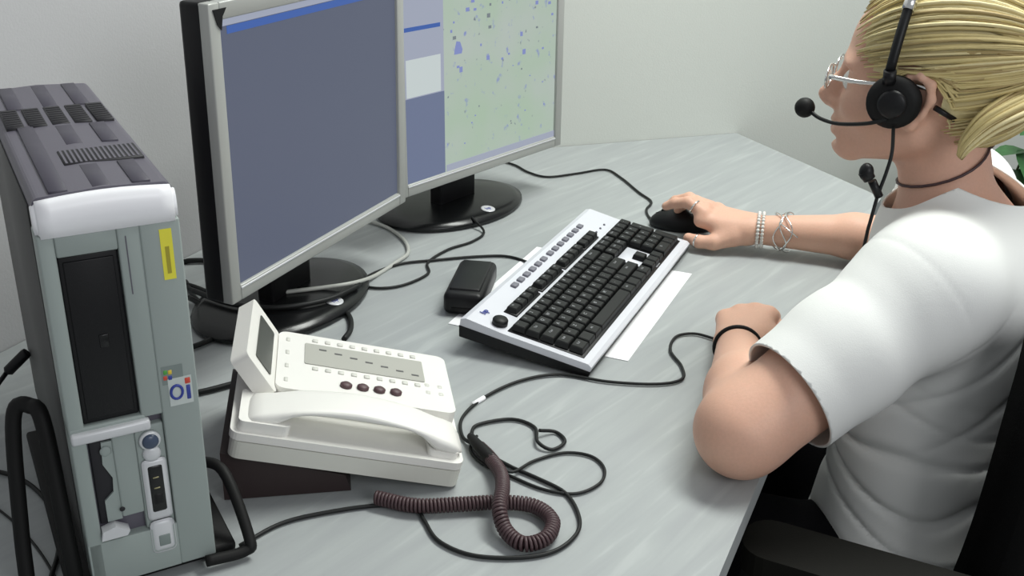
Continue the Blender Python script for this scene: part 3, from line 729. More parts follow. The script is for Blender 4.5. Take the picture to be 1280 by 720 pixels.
# joints
Nk = V3(.505, 1.15, .190)
SL, EL = V3(.427, 1.008, .167), V3(.232, .915, .049)
SR, ER = V3(.575, 1.320, .165), V3(.590, 1.485, .042)
wl = D(922, 432, .034); WLt = V3(*wl)
wr = D(944, 287, .036); WRt = V3(*wr)
Hc = V3(.456, 1.179, .341)                     # head centre
hp = math.radians(2)                          # head pitch (nose slightly down)
hF = Ff*math.cos(hp)+Zf*math.sin(hp); hU = -Ff*math.sin(hp)+Zf*math.cos(hp); HRm = np.array([hF, Lf, hU])
HS = .97
def H(x, y, z): return Hc+(hF*x+Lf*y+hU*z)*HS
def torso(g, o=0.0, k=.04):
    g.ell(V3(.513, 1.125, .075), (.100+o, .150+o, .130+o), BR, k)
    g.ell(V3(.520, 1.120, .15), (.075+o, .120+o, .065+o), BR, k)
    for s_ in (1, -1): g.ell(V3(.500, 1.115, .045)+Ff*.062+Lf*s_*.068, (.052+o, .058+o, .055+o), BR, .035)
    g.ell(V3(.495, 1.090, -.075), (.098+o, .128+o, .150+o), BR, k)
    g.ell(V3(.490, 1.080, -.20), (.112+o, .158+o, .115+o), BR, k)
g = Grid(axis((-.02, .20, .006), (.20, .70, .0023), (.70, .82, .006)), axis((.72, .86, .006), (.86, 1.72, .0023), (1.72, 1.80, .006)),
         axis((FLOOR, -.10, .009), (-.10, .0, .005), (.0, .12, .0022), (.12, .20, .0028), (.20, .50, .0021)))
torso(g)
# shoulders, upper arms, forearms
for S_ in (SL, SR): g.cone(Nk+V3(0, 0, -.03), S_, .050, .048, .04); g.cone(Nk+V3(0, 0, -.010), S_+V3(0, 0, .0), .044, .044, .03)
g.chain([SL, SL*.45+EL*.55, EL], [.052, .049, .046], .014, .03)
g.chain([EL+V3(.004, .01, 0), EL*.62+WLt*.38+V3(0.004, 0, .004), WLt], [.046, .040, .0245], .014)
g.chain([SR, SR*.4+ER*.6, ER], [.050, .044, .038], .014, .03)
g.chain([ER, ER*.65+WRt*.35+V3(0, 0, .002), WRt], [.037, .033, .0215], .014)
# legs under the desk
feet = []
for s_ in (1, -1):
    hip = V3(.50, 1.08, -.225)+Lf*s_*.085; knee = hip+Ff*.40+Lf*s_*.03+V3(0, 0, .01); an = knee+V3(0, 0, -.40)-Ff*.05; feet.append((an, s_))
    g.chain([hip, knee, an], [.082, .055, .036], .03); g.cone(an+V3(0, 0, -.06), an+V3(0, 0, -.075)+Ff*.14, .035, .025, .03)
# neck and head
g.chain([Nk+Ff*.002+V3(0, 0, -.02), H(-.030, 0, -.055)], [.054, .048], .022)
g.cone(Nk+V3(0, 0, -.02), Nk+Lf*.07+V3(0, 0, -.03), .040, .040, .05); g.cone(Nk+V3(0, 0, -.02), Nk-Lf*.07+V3(0, 0, -.03), .040, .040, .05)
g.ell(H(-.018, 0, .030), (.096*HS, .075*HS, .088*HS), HRm, .02)
g.ell(H(.040, 0, .045), (.047, .055, .052), HRm, .02)
g.ell(H(.030, 0, -.012), (.058, .058, .070), HRm, .025)
for s_ in (1, -1):
    g.cone(H(-.005, .052*s_, -.045), H(.066, .012*s_, -.082), .016, .012, .022)
    g.ell(H(.052, .034*s_, -.022), (.030, .026, .026), HRm, .02)                      # cheek
    g.ell(H(.076, .028*s_, .022), (.014, .023, .007), HRm, .016)                      # brow
    g.ell(H(.091, .030*s_, .004), (.014, .019, .012), HRm, .014, 'sub')               # eye socket
    g.ell(H(.070, .031*s_, .003), (.0155, .0165, .0135), HRm, .006)                   # eyelid ball
    g.ell(H(.094, .010*s_, -.030), (.0085, .0065, .0065), HRm, .008)                  # nostril wing
    # ear: plate, helix rim, lobe
    g.ell(H(.002, .070*s_, -.006), (.014, .008, .026), HRm, .010)
    hel = [(.002, .072, .010), (-.002, .078, .024), (-.014, .083, .028), (-.026, .085, .020), (-.029, .083, .004), (-.022, .079, -.014), (-.012, .075, -.028), (-.002, .072, -.026)]
    g.chain([H(a, b*s_, c) for a, b, c in [(q_[0]+.014, q_[1], q_[2]) for q_ in hel]], [.0042, .0046, .0046, .0046, .0044, .0044, .0062, .005], .005)
    g.ell(H(.004, .083*s_, -.002), (.009, .006, .012), HRm, .006, 'sub')
g.ell(H(.074, 0, -.080), (.017, .019, .013), HRm, .016)                                # chin
g.ell(H(.074, 0, -.055), (.017, .026, .020), HRm, .02)                                # muzzle
g.chain([H(.084, 0, .014), H(.098, 0, -.010), H(.109, 0, -.024)], [.0065, .0072, .0088], .012)
g.cone(H(.103, 0, -.031), H(.092, 0, -.036), .006, .005, .008)
g.ell(H(.089, 0, -.0505), (.0085, .022, .0058), HRm, .005); g.ell(H(.087, 0, -.0635), (.0085, .019, .0062), HRm, .005)
g.ell(H(.099, 0, -.057), (.006, .022, .0014), HRm, .004, 'sub')
g.ell(H(.088, 0, -.074), (.007, .016, .004), HRm, .008, 'sub')
# hands: local frame f (forward), s (thumb side), u (up)
def hand(W, f, s, u, fing, thumb, width=1.0):
    f, s, u = [np.asarray(v, float)/np.linalg.norm(v) for v in (f, s, u)]
    P = lambda a, b, c: W+f*a+s*b+u*c
    # palm: four metacarpal rays and the heel
    for b0, b1, zc in ((.012, .026, .002), (.004, .009, .005), (-.006, -.009, .003), (-.012, -.026, -.001)):
        g.cone(P(.008, b0, 0), P(.080 if b1 > -.02 else .072, b1, zc), .0165, .0112, .012)
    g.cone(P(.015, .014, -.006), P(.045, .026, -.009), .016, .013, .014)
    for pts, rs in fing: g.chain([P(*p) for p in pts], rs, .0035, .008)
    g.chain([P(*p) for p in thumb[0]], thumb[1], .004, .010)
    return P
frm = WRt-ER; rf = V3(*(D(822, 268, .03)))-WRt; rf[2] = 0.0; rf /= np.linalg.norm(rf)
rs_ = V3(-rf[1], rf[0], 0); rs_ = -rs_ if rs_[1] > 0 else rs_
PR = hand(WRt, rf+V3(0, 0, .10), rs_+V3(0, 0, -.10), V3(0, 0, 1)+rf*-.10, [
    ([(.080, .020, .012), (.108, .016, .020), (.130, .014, .012), (.144, .013, .002)], [.0105, .0092, .0082, .0070]),
    ([(.082, .004, .014), (.114, -.004, .018), (.136, -.006, .006), (.148, -.006, -.006)], [.0105, .0092, .0082, .0070]),
    ([(.080, -.012, .010), (.108, -.022, .008), (.128, -.026, -.006), (.136, -.027, -.018)], [.0100, .0088, .0078, .0068]),
    ([(.072, -.028, .003), (.092, -.040, -.004), (.106, -.045, -.014), (.113, -.045, -.022)], [.0092, .0080, .0070, .0062])],
    ([(.026, .028, -.010), (.048, .044, -.018), (.070, .049, -.021), (.089, .045, -.022)], [.0140, .0115, .0098, .0078]))
lf_ = V3(*(D(944, 372, .03)))-WLt; lf_[2] = 0; lf_ /= np.linalg.norm(lf_)
ls_ = V3(lf_[1], -lf_[0], 0)
PL = hand(WLt, lf_+V3(0, 0, .05), ls_+V3(0, 0, .12), V3(0, 0, 1), [
    ([(.080, .026, .002), (.104, .029, -.010), (.098, .030, -.028), (.078, .029, -.027)], [.0112, .0098, .0088, .0078]),
    ([(.082, .009, .005), (.107, .010, -.010), (.098, .011, -.028), (.078, .010, -.027)], [.0112, .0098, .0088, .0078]),
    ([(.080, -.009, .003), (.102, -.009, -.011), (.094, -.008, -.028), (.076, -.008, -.027)], [.0108, .0094, .0084, .0074]),
    ([(.072, -.026, -.001), (.091, -.027, -.012), (.085, -.026, -.026), (.070, -.025, -.026)], [.0100, .0086, .0076, .0068])],
    ([(.030, .024, -.008), (.052, .040, -.014), (.074, .045, -.016), (.094, .040, -.018)], [.0145, .0122, .0104, .0082]))
me = g.mesh('body'); del g
relax(me, 2)
person = empty('person', (.50, 1.08, FLOOR))
tag(person, 'seated blonde woman in a white T-shirt, right hand on the mouse, left fist on desk', 'person')
def to_local(me, loc):
    me.transform(Matrix.Translation(-Vector(loc)))
to_local(me, person.location)
body = link('body', me, 'skin', person, True)
class PP:  # builds in world coordinates, stored relative to an owner
    pass
def build_at(mb, name, m, parent, base):
    o = mb.build(name, m, parent); to_local(o.data, base); return o
PB = person.location.copy()
# eyes and lips
for s_ in (1, -1):
    mb = MB(); mb.ball(tuple(H(.0735, .031*s_, .002)), .0142, n=20); e = build_at(mb, 'eye', 'eye', person, PB)
    mb = MB(); mb.ball(tuple(H(.0850, .031*s_, .002)), .0055, n=12, sc=(.8, .8, .8)); build_at(mb, 'iris', 'iris', e, PB)
    mb = MB(); mb.tube(catmull([H(.083, .014*s_, .022), H(.0865, .028*s_, .027), H(.078, .046*s_, .021)], 6), [.0012, .0022, .0026, .0028, .0028, .0026, .0024, .0022, .0020, .0018, .0016, .0014, .001], 6); build_at(mb, 'eyebrow', 'hair3', person, PB)
mb = MB()
for zz, xx, r_ in ((-.0515, .0940, .0042), (-.0625, .0920, .0046)):
    P = catmull([H(xx-.012, .021, zz-.003), H(xx-.002, .011, zz), H(xx, 0, zz), H(xx-.002, -.011, zz), H(xx-.012, -.021, zz-.003)], 5)
    mb.tube(P, [max(.0006, r_*math.sin(math.pi*(i+.35)/(len(P)-.3))) for i in range(len(P))], 8)
build_at(mb, 'lips', 'lip', person, PB)

# shirt: inflated torso with sleeves, opened at neck, cuffs and hem
gs = Grid(axis((.18, .80, .0042)), axis((.84, 1.52, .0042)), axis((-.36, .28, .0042)))
torso(gs, .007, .045)
for S_ in (SL, SR): gs.cone(Nk+V3(0, 0, -.03), S_, .056, .056, .045); gs.cone(Nk+V3(0, 0, -.008)*1.0, S_+V3(0, 0, .004), .053, .054, .03)
gs.cone(Nk+V3(0, 0, -.01), Nk+V3(.0, 0, .10), .067, .063, .04)
gs.cone(Nk+V3(0, 0, -.02), Nk+Lf*.07+V3(0, 0, -.03), .047, .047, .05); gs.cone(Nk+V3(0, 0, -.02), Nk-Lf*.07+V3(0, 0, -.03), .047, .047, .05)
for S_, E_ in ((SL, EL), (SR, ER)): gs.chain([S_, S_+(E_-S_)*.45, S_+(E_-S_)*.90], [.060, .061, .058], .016, .045)
ms = gs.mesh('shirt'); del gs; relax(ms, 3)
V = np.empty(len(ms.vertices)*3); ms.vertices.foreach_get('co', V); V = V.reshape(-1, 3)
Nn = np.empty(len(ms.vertices)*3); ms.vertices.foreach_get('normal', Nn); Nn = Nn.reshape(-1, 3)
def ss(x, a, b): t = np.clip((x-a)/(b-a), 0, 1); return t*t*(3-2*t)
rel = V-V3(.50, 1.09, 0); fa = rel@Ff; la = rel@Lf; z = V[:, 2]
phi = np.arctan2(la, fa)                                        # 0 front, pi/2 her left, pi back
# distance from the sleeve axes, to keep trunk folds off the sleeves
def seg_d(P, a, b):
    ba = b-a; h = np.clip((P-a)@ba/(ba@ba), 0, 1); return np.linalg.norm(P-a-h[:, None]*ba, axis=1), h
dL, hL = seg_d(V, SL, SL+(EL-SL)*.9); dR, hR = seg_d(V, SR, SR+(ER-SR)*.9)
tr = ss(np.minimum(dL, dR), .066, .085)
sag = z+.055*np.exp(-((phi-1.75)/.75)**2)                          # folds hang lowest at her left side
ph_ = sag/.045+.45*np.sin(2.3*phi+1.0)+.30*np.sin(31*z+3*phi)
fold = -np.exp(-(np.abs(np.sin(math.pi*ph_))/.34)**2)*(.6+.4*np.sin(2.1*phi+23*z))                # sharp valleys, soft ridges
amp = .0085*tr*(1-ss(z, -.02, .10))
amp2 = .0028*tr*ss(z, -.06, .04)*(1-ss(z, .10, .17))
fold2 = np.sin(math.pi*2*((z*1.0+.35*la-.5*fa)/.085))
armf = np.zeros(len(V))
for d_, h_ in ((dL, hL), (dR, hR)):
    armf += (1-ss(d_, .062, .080))*np.exp(-((h_-.25)/.3)**2)*.0012*np.sin(h_*38+5*np.sin(phi*2))
fine = .0011*np.sin(90*(z+.6*fa))*tr*(1-ss(z, -.08, .05))
fold3 = -np.exp(-(np.abs(np.sin(math.pi*(z*1.0-.55*(phi-1.2)*.12+.25*la)/.06))/.25)**2)
seam = -.0007*((np.exp(-((hL+.0)/.05-1.2)**2/.05)*(dL < .075)*(hL > .001))+(np.exp(-((hR)/.05-1.2)**2/.05)*(dR < .075)*(hR > .001)))
V = V+Nn*(amp*fold+amp2*fold3+armf*.2+fine*.5+seam)[:, None]
ms.vertices.foreach_set('co', V.ravel()); ms.update()
bm = bmesh.new(); bm.from_mesh(ms)
def cut(p, n, near, rad):
    """open the shirt beyond the plane (p, n), only near the given centre"""
    p, n, near = Vector(p), Vector(n).normalized(), Vector(near)
    fs = [f for f in bm.faces if (f.calc_center_median()-near).length < rad]
    geom = list({v for f in fs for v in f.verts})+list({e for f in fs for e in f.edges})+fs
    bmesh.ops.bisect_plane(bm, geom=geom, plane_co=p, plane_no=n, dist=1e-5)
    kill = [f for f in bm.faces if (f.calc_center_median()-near).length < rad and (f.calc_center_median()-p).dot(n) > 1e-5]
    bmesh.ops.delete(bm, geom=kill, context='FACES')
hemL = SL+(EL-SL)*.75; hemR = SR+(ER-SR)*.62
cut(hemL, EL-SL+V3(.0, .0, .02), hemL+(EL-SL)*.26, .135)
cut(hemR, ER-SR, hemR+(ER-SR)*.35, .095)
neckp = Nk+V3(0, 0, .063); cut(neckp, V3(0, 0, 1)+Ff*.62, Nk+V3(0, 0, .11), .13); cut(neckp, V3(0, 0, 1)-Ff*.30, Nk+V3(0, 0, .11), .13)
cut(V3(0, 0, -.29), V3(0, 0, -1), V3(.49, 1.08, -.36), .3)
me = bpy.data.meshes.new('shirt'); bm.to_mesh(me); bm.free(); to_local(me, PB)
shirt = link('shirt', me, 'shirt', person, True)
sm = shirt.modifiers.new('thickness', 'SOLIDIFY'); sm.thickness = .0026; sm.offset = 1; sm.use_rim = True
# sleeve hem bands and neck rib (rings following the cut)
def hem_ring(p, n, r0, name, rr=.0022, el=1.0):
    n = Vector(n).normalized(); u = n.orthogonal().normalized(); v = n.cross(u)
    return [Vector(p)+u*math.cos(a)*r0+v*math.sin(a)*r0 for a in [2*math.pi*k/40 for k in range(40)]]
# trousers and shoes
gt = Grid(axis((-.02, .82, .009)), axis((.80, 1.42, .009)), axis((FLOOR+.02, -.10, .009)))
gt.ell(V3(.490, 1.080, -.225), (.122, .166, .100), BR, .04)
for an, s_ in feet:
    hip = V3(.50, 1.08, -.225)+Lf*s_*.085; knee = hip+Ff*.40+Lf*s_*.03+V3(0, 0, .01)
    gt.chain([hip, knee, an+V3(0, 0, -.03)], [.092, .066, .055], .04)
mt = gt.mesh('trousers'); relax(mt, 2); to_local(mt, PB); link('trousers', mt, 'trousers', person, True)
for an, s_ in feet:
    mb = MB(); A = Vector(an)+Vector(-Ff)*.05; A.z = FLOOR
    ang_ = math.atan2(Ff[1], Ff[0]); T = Matrix.Translation((A.x, A.y, FLOOR+.001)) @ Matrix.Rotation(ang_, 4, 'Z')
    mb.prism(rrect(-.01, -.045, .235, .045, .035), 0, .022, .003, 2, mtx=T); mb.ball((.12, 0, .03), .05, n=20, mtx=T, sc=(2.2, .85, .8))
    mb.ball((.03, 0, .055), .045, n=16, mtx=T, sc=(1, .85, 1.2)); build_at(mb, 'shoe', 'black', person, PB)

# hair: cap over the skull plus combed locks running to the tie, and a ponytail
hc = np.array([-.016, 0, .030]); hr = np.array([.113, .085, .100])
def hp_(d, lift=1.0): d = np.asarray(d, float); d = d/np.linalg.norm(d); return hc+d*hr*lift
def Hw(p): return Vector(H(*p))
mb = MB(); t = bmesh.new(); bmesh.ops.create_uvsphere(t, u_segments=64, v_segments=40, radius=1)
def keep(p, m=0.0):
    """hairline: forehead, temple in front of the ear, behind the ear, nape"""
    x, y, z_ = p; lim = .006+1.02*x-.044*min(1, max(0, (abs(y)-.022)/.03))*min(1, max(0, (x-.012)/.02))
    if abs(y) > .045 and -.025 < x < .026: lim = max(lim, .022)
    return z_ > lim+m
for v in t.verts:
    p = hp_(v.co, .965); v.co = Vector(p)
dele = [f for f in t.faces if not keep(f.calc_center_median(), .012)]
bmesh.ops.delete(t, geom=dele, context='FACES')
for v in t.verts: v.co = Hw(v.co)
mb.merge(t, 1, smooth=True)
tie = np.array([-.118, 0, .050])
td = (tie-hc)/hr; td /= np.linalg.norm(td)
starts = []
for k in range(230):                                     # along the hairline
    u = -1+2*k/229; a = u*math.pi*.96
    lo_, hi_ = -1.2, 1.5
    best = None; jit = rnd.uniform(-.008, .003)
    for e in np.linspace(-1.3, 1.5, 120):
        d = np.array([math.cos(e)*math.cos(a), math.cos(e)*math.sin(a), math.sin(e)])
        p = hp_(d)
        if keep(p, jit): best = d; break
    if best is not None: starts.append((best, 1.0))
for k in range(850):
    d = np.array([rnd.gauss(0, 1), rnd.gauss(0, 1), rnd.gauss(0, 1)]); d /= np.linalg.norm(d)
    if keep(hp_(d), rnd.uniform(-.003, .006)) and d@td < .9: starts.append((d, 1.0))
for d0, L in starts:
    lift0 = .985+rnd.random()*.035; lift1 = 1.00+rnd.random()*.10; wob = rnd.uniform(-.06, .06); N_ = 16; P = []
    om = math.acos(max(-1, min(1, float(d0@td)))); 
    if om > 2.7: continue
    for i in range(N_+1):
        u = i/N_; d = (math.sin((1-u)*om)*d0+math.sin(u*om)*td)/math.sin(om) if om > .01 else td
        d = d+np.array([0, 0, 1])*wob*math.sin(math.pi*u)
        # hair over the ears is drawn up above them
        p = hp_(d, lift0+(lift1-lift0)*u**1.5)
        if abs(p[1]) > .05 and -.028 < p[0] < .028 and p[2] < .032: p[2] += (.032-p[2])*.75
        P.append(Hw(p))
    r0 = rnd.uniform(.0013, .0030)
    mb.tube(P, [r0*(.12+.88*math.sin(math.pi*min(1, (i+1.2)/(N_*.55)) /2))*(1-.45*(i/N_)) for i in range(N_+1)], 5, mi=rnd.choice((0, 0, 1, 1, 2, 0)) , flat=(1.0, 1.0))
hair = build_at(mb, 'hair', ['hair', 'hair2', 'hair3'], person, PB)
mb = MB()
def ray(px, py, dep): d = (FW*F+RT*(px-640)-UP*(py-360))/F; return CAM+d*dep
PT_ = [(-.112, 0, .050), (-.140, .004, .052)]+[tuple(HRm@(V3(*ray(*q_))-Hc)/HS) for q_ in ((1326, 100, 1.135), (1302, 120, 1.105), (1268, 136, 1.090), (1236, 154, 1.090), (1210, 178, 1.100), (1200, 196, 1.12))]
for k in range(110):                                      # ponytail, falling and curling towards the neck
    a = rnd.random()*2*math.pi; q = math.sqrt(rnd.random()); oy, oz = math.cos(a)*q, math.sin(a)*q
    base_ = PT_
    wd_ = [.012, .024, .026, .024, .020, .016, .010, .004]
    P = []
    tw_ = rnd.uniform(-.6, .6)
    for i, (b_, w0) in enumerate(zip(base_, wd_)):
        aa = a+tw_*i/6
        nx = .75 if i > 1 else .2
        P.append(Hw((b_[0]+nx*w0*q*math.sin(aa)*.9, b_[1]+w0*q*math.cos(aa), b_[2]+w0*q*math.sin(aa)*(.5 if i > 1 else 1))))
    P = catmull(P, 4); n_ = len(P); r0 = rnd.uniform(.0022, .0040)
    mb.tube(P, [r0*(1-.6*(i/n_)**2) for i in range(n_)], 5, mi=rnd.choice((0, 0, 0, 1, 2)))
pony = build_at(mb, 'ponytail', ['hair', 'hair2', 'hair3'], person, PB)
mb = MB(); ring = [Hw((-.120+.004*math.cos(a), .016*math.cos(a), .050+.017*math.sin(a))) for a in [2*math.pi*k/24 for k in range(24)]]
mb.tube(ring, .0045, 8, closed=True); build_at(mb, 'hair_tie', 'hair3', person, PB)
# neck cord
BV = np.empty(len(body.data.vertices)*3); body.data.vertices.foreach_get('co', BV); BV = BV.reshape(-1, 3)+np.array(PB)
P = []
for k in range(28):
    a = 2*math.pi*k/28
    dr_ = Ff*math.cos(a)+Lf*math.sin(a); c0 = Nk+V3(0, 0, .070-.028*math.cos(a)); q_ = BV-c0; ra_ = q_@dr_
    m_ = (np.abs(q_[:, 2]) < .006) & (ra_ > .02) & (np.abs(q_@np.cross(dr_, Zf)) < .010) & (ra_ < .09)
    P.append(Vector(c0+dr_*((ra_[m_].max() if m_.any() else .055)+.0005)))
mb = MB(); mb.tube(P, .0016, 6, closed=True); o = mb.build('necklace', 'coil'); tag(o, 'thin dark cord necklace around the woman\'s neck', 'necklace')

# ------------------------------------------------------------------ glasses
gl = empty('glasses', tuple(H(.095, 0, .006))); tag(gl, 'narrow silver-rimmed glasses on the woman\'s nose', 'glasses'); GB = gl.location.copy()
for s_ in (1, -1):
    R_ = [H(.104-.05*abs(.034+.024*math.cos(a)-.012)**1.2, s_*(.034+.024*math.cos(a)), .004+.0135*math.sin(a)) for a in [2*math.pi*k/28 for k in range(28)]]
    mb = MB(); mb.tube(R_, .0013, 6, closed=True); build_at(mb, 'rim', 'metal', gl, GB)
    mb = MB(); vs = [mb.bm.verts.new(Vector(p)) for p in R_]; mb.bm.faces.new(vs)
    r = bmesh.ops.extrude_face_region(mb.bm, geom=mb.bm.faces[:]); [setattr(v, 'co', v.co+Vector(hF)*.0012) for v in r['geom'] if isinstance(v, bmesh.types.BMVert)]
    build_at(mb, 'lens', 'lens', gl, GB)
    mb = MB(); mb.tube(catmull([H(.0985, .058*s_, .008), H(.095, .066*s_, .0095), H(.06, .072*s_, .0095), H(.01, .079*s_, .016), H(-.018, .080*s_, .014)], 6), .0016, 6, flat=(1.6, .8)); build_at(mb, 'temple_arm', 'metal', gl, GB)
mb = MB(); mb.tube(catmull([H(.1045, .011, .008), H(.108, 0, .011), H(.1045, -.011, .008)], 5), .0013, 6); build_at(mb, 'bridge', 'metal', gl, GB)

# ------------------------------------------------------------------ headset
hd = empty('headset', tuple(H(.012, .09, 0))); tag(hd, 'black headset over blonde hair with round ear cup and microphone boom', 'headset'); HB = hd.location.copy()
ec = (.022, .088, -.003)
band = []
for k in range(25):
    a = math.radians(4+172*k/24)
    band.append(H(.032-.006*math.sin(a), .096*math.cos(a), .020+.112*math.sin(a)))
mb = MB(); mb.tube(band, .0054, 8, flat=(1, 1)); build_at(mb, 'headband', 'black', hd, HB)
mb = MB(); mb.tube(band[5:14], .0068, 8); build_at(mb, 'band_slider', 'metal', hd, HB)
Rh = Matrix(((hF[0], hU[0], Lf[0], 0), (hF[1], hU[1], Lf[1], 0), (hF[2], hU[2], Lf[2], 0), (0, 0, 0, 1)))
def TH_(x, y, z_): p = H(x, y, z_); return Matrix.Translation(Vector(p)) @ Rh
cup = MB(); cup.lathe([(.018, -.010), (.0265, -.008), (.0285, -.001), (.0275, .006), (.020, .010), (.008, .0115), (0, .0118)], 32, mtx=TH_(*ec)); build_at(cup, 'ear_cup', 'black_rubber', hd, HB)
mb = MB(); mb.lathe([(.015, 0), (.015, .010), (.012, .0125), (0, .013)], 24, mtx=TH_(ec[0], ec[1]+.004, ec[2])); build_at(mb, 'ear_cup_cap', 'black', hd, HB)
mb = MB(); mb.tube([H(.030, .095, .018), H(.031, .098, .032)], .0070, 10); build_at(mb, 'cup_joint', 'black', hd, HB)
mb = MB(); mb.ball(tuple(H(.018, -.088, .018)), .016, sc=(1, .5, 1)); build_at(mb, 'temple_pad', 'black_rubber', hd, HB)
mb = MB(); mb.tube(catmull([H(.024, .098, -.020), H(.045, .092, -.030), (H(.078, .074, -.040)), H(.102, .055, -.042), H(.118, .042, -.038)], 6), .0022, 8); build_at(mb, 'microphone_boom', 'cable', hd, HB)
mb = MB(); mb.ball(tuple(H(.124, .040, -.036)), .0115, n=20); build_at(mb, 'microphone_foam', 'black_rubber', hd, HB)
mb = MB(); mb.tube([H(-.020, .080, -.004), H(-.042, .070, -.016)], .003, 8); build_at(mb, 'cup_arm', 'black', hd, HB)

# headset lead: down the neck, in front of her chest, onto the desk and into the loops
cl = V3(*(CAM+(FW*F+RT*(1095-640)-UP*(244-360)).normalized()*1.20))
def ray(px, py, dep): d = (FW*F+RT*(px-640)-UP*(py-360))/F; return CAM+d*dep
lead = [Vector(H(.016, .098, -.028)), ray(1115, 190, 1.115), ray(1108, 215, 1.12), ray(1097, 245, 1.13), ray(1086, 283, 1.14), ray(1070, 335, 1.17), ray(1030, 372, 1.19), D(985, 400, .010), D(955, 418, .0032), D(922, 432, .0032), D(895, 424, .0032), D(868, 417, .003), D(845, 421, .003), D(838, 438, .003), D(852, 458, .003), D(852, 474, .003), D(820, 480, .003), D(760, 477, .003), D(700, 468, .003), D(650, 476, .003), D(605, 497, .003), D(578, 522, .003), D(578, 545, .003), D(592, 556, .006), D(606, 566, .008)]
mb = MB(); mb.tube(catmull(lead, 8), .0019, 8); o = mb.build('headset_lead', 'cable'); tag(o, 'thin dark headset lead hanging from the ear cup and crossing the desk', 'cable')
mb = MB(); mb.tube([D(590, 506, .003), D(605, 497, .003)], .0028, 8); tag(mb.build('cable_marker', 'paper'), 'small white sleeve on the lead right of the phone', 'marker')
cm_ = empty('clip', tuple(ray(1095, 240, 1.128))); tag(cm_, 'black lapel clip on the headset lead in front of her neck', 'clip'); CB = cm_.location.copy()
mb = MB(); mb.tube([ray(1090, 226, 1.125), ray(1099, 246, 1.130)], .0045, 8); build_at(mb, 'clip_arm', 'black', cm_, CB)
mb = MB(); mb.tube([ray(1081, 214, 1.12), ray(1087, 224, 1.122)], [.0075, .0065], 12); mb.ball(tuple(ray(1083, 215, 1.121)), .0085, sc=(.9, 1, 1.15)); build_at(mb, 'clip_head', 'black', cm_, CB)

# ------------------------------------------------------------------ bracelets, rings
def ringpts(c, n, r, k=40, sq=1.0, ph=0, wav=0):
    n = Vector(n).normalized(); u = (Vector((0, 0, 1))-n*n.z).normalized(); v = n.cross(u)
    return [Vector(c)+u*math.cos(a)*r*sq+v*math.sin(a)*r+n*wav*math.sin(3*a+ph) for a in [2*math.pi*i/k for i in range(k)]]
fr_ = ER-WRt
c = WRt+fr_*.02; mb = MB()
for p in ringpts(c, fr_, .0262, 30): mb.ball(tuple(p), .0030, n=8)
for p in ringpts(c+fr_*.03, fr_, .0265, 30): mb.ball(tuple(p), .0028, n=8)
o = mb.build('bead_bracelet', 'beads'); tag(o, 'double strand of pale beads nearest the right hand', 'bracelet')
mb = MB()
for j, ph0 in enumerate((0, 2.1, 4.2)): mb.tube(ringpts(WRt+fr_*(.15+.035*j), fr_, .0285+.001*j, 40, 1, ph0, .006), .0011, 6, closed=True)
mb.tube([WRt+fr_*.14+V3(0, -.022, .020), WRt+fr_*.25+V3(0, -.032, .004)], .0012, 6)
o = mb.build('bangle', 'metal'); tag(o, 'silver wire bangles with a knot on the right forearm', 'bracelet')
fl_ = EL-WLt; c = WLt+fl_*.035
mb = MB(); mb.tube(ringpts(c, fl_, .0268, 40), .0030, 8, closed=True); o = mb.build('hair_band', 'black_rubber'); tag(o, 'black elastic band around the left wrist', 'band')
mb = MB(); mb.ball(tuple(c+np.cross(fl_/np.linalg.norm(fl_), V3(0, 0, 1))*-.0268+V3(0, 0, .006)), .0045, n=10); o = mb.build('wrist_bead', 'metal'); tag(o, 'small silver bead on the black wrist band', 'bead')
mb = MB(); mb.tube(ringpts(PR(.096, .018, .0165), PR(.108, .016, .020)-PR(.08, .020, .012), .0108, 24), .0016, 6, closed=True); o = mb.build('finger_ring', 'metal'); tag(o, 'silver ring on the forefinger over the mouse', 'ring')
mb = MB(); mb.tube(ringpts(PR(.073, .0485, -.021), PR(.089, .045, -.022)-PR(.070, .049, -.021), .0104, 24), .0014, 6, closed=True); o = mb.build('thumb_ring', 'metal'); tag(o, 'silver ring on the thumb beside the mouse', 'ring')

# ------------------------------------------------------------------ office chair
ch = empty('office_chair', (.53, 1.07, FLOOR)); tag(ch, 'black office chair with curved back and armrests under the seated woman', 'chair'); QB = ch.location.copy()
Bc = V3(.50, 1.08, 0)
def body_mtx(off, z_): return Matrix(((Ff[0], Lf[0], 0, off[0]), (Ff[1], Lf[1], 0, off[1]), (0, 0, 1, z_), (0, 0, 0, 1)))
TB = body_mtx(Bc, 0)
mb = MB(); mb.prism(rrect(-.20, -.235, .25, .235, .07), -.365, -.318, .02, 3, mtx=TB, smooth=False); build_at(mb, 'seat', 'chair', ch, QB)
mb = MB(); t = bmesh.new(); rows = []
for j in range(15):
    v_ = j/14; z_ = -.24+.42*v_; row_ = []
    hw = .235*(1-.30*max(0, (v_-.6)/.4)**2)*(1-.2*max(0, (.2-v_)/.2)**2)
    for i in range(21):
        u = -1+2*i/20; x_ = -.150-.035*v_+.095*abs(u)**2.2-.015*math.sin(math.pi*v_); row_.append(t.verts.new((x_, u*hw, z_)))
    rows.append(row_)
for A, B in zip(rows, rows[1:]):
    for k in range(20): t.faces.new((A[k], A[k+1], B[k+1], B[k]))
bmesh.ops.recalc_face_normals(t, faces=t.faces[:])
r = bmesh.ops.solidify(t, geom=t.faces[:], thickness=.045)
if min(v.co.x for v in t.verts) > -.2: pass
mb.merge(t, 0, TB, True); bk = build_at(mb, 'backrest', 'chair', ch, QB)
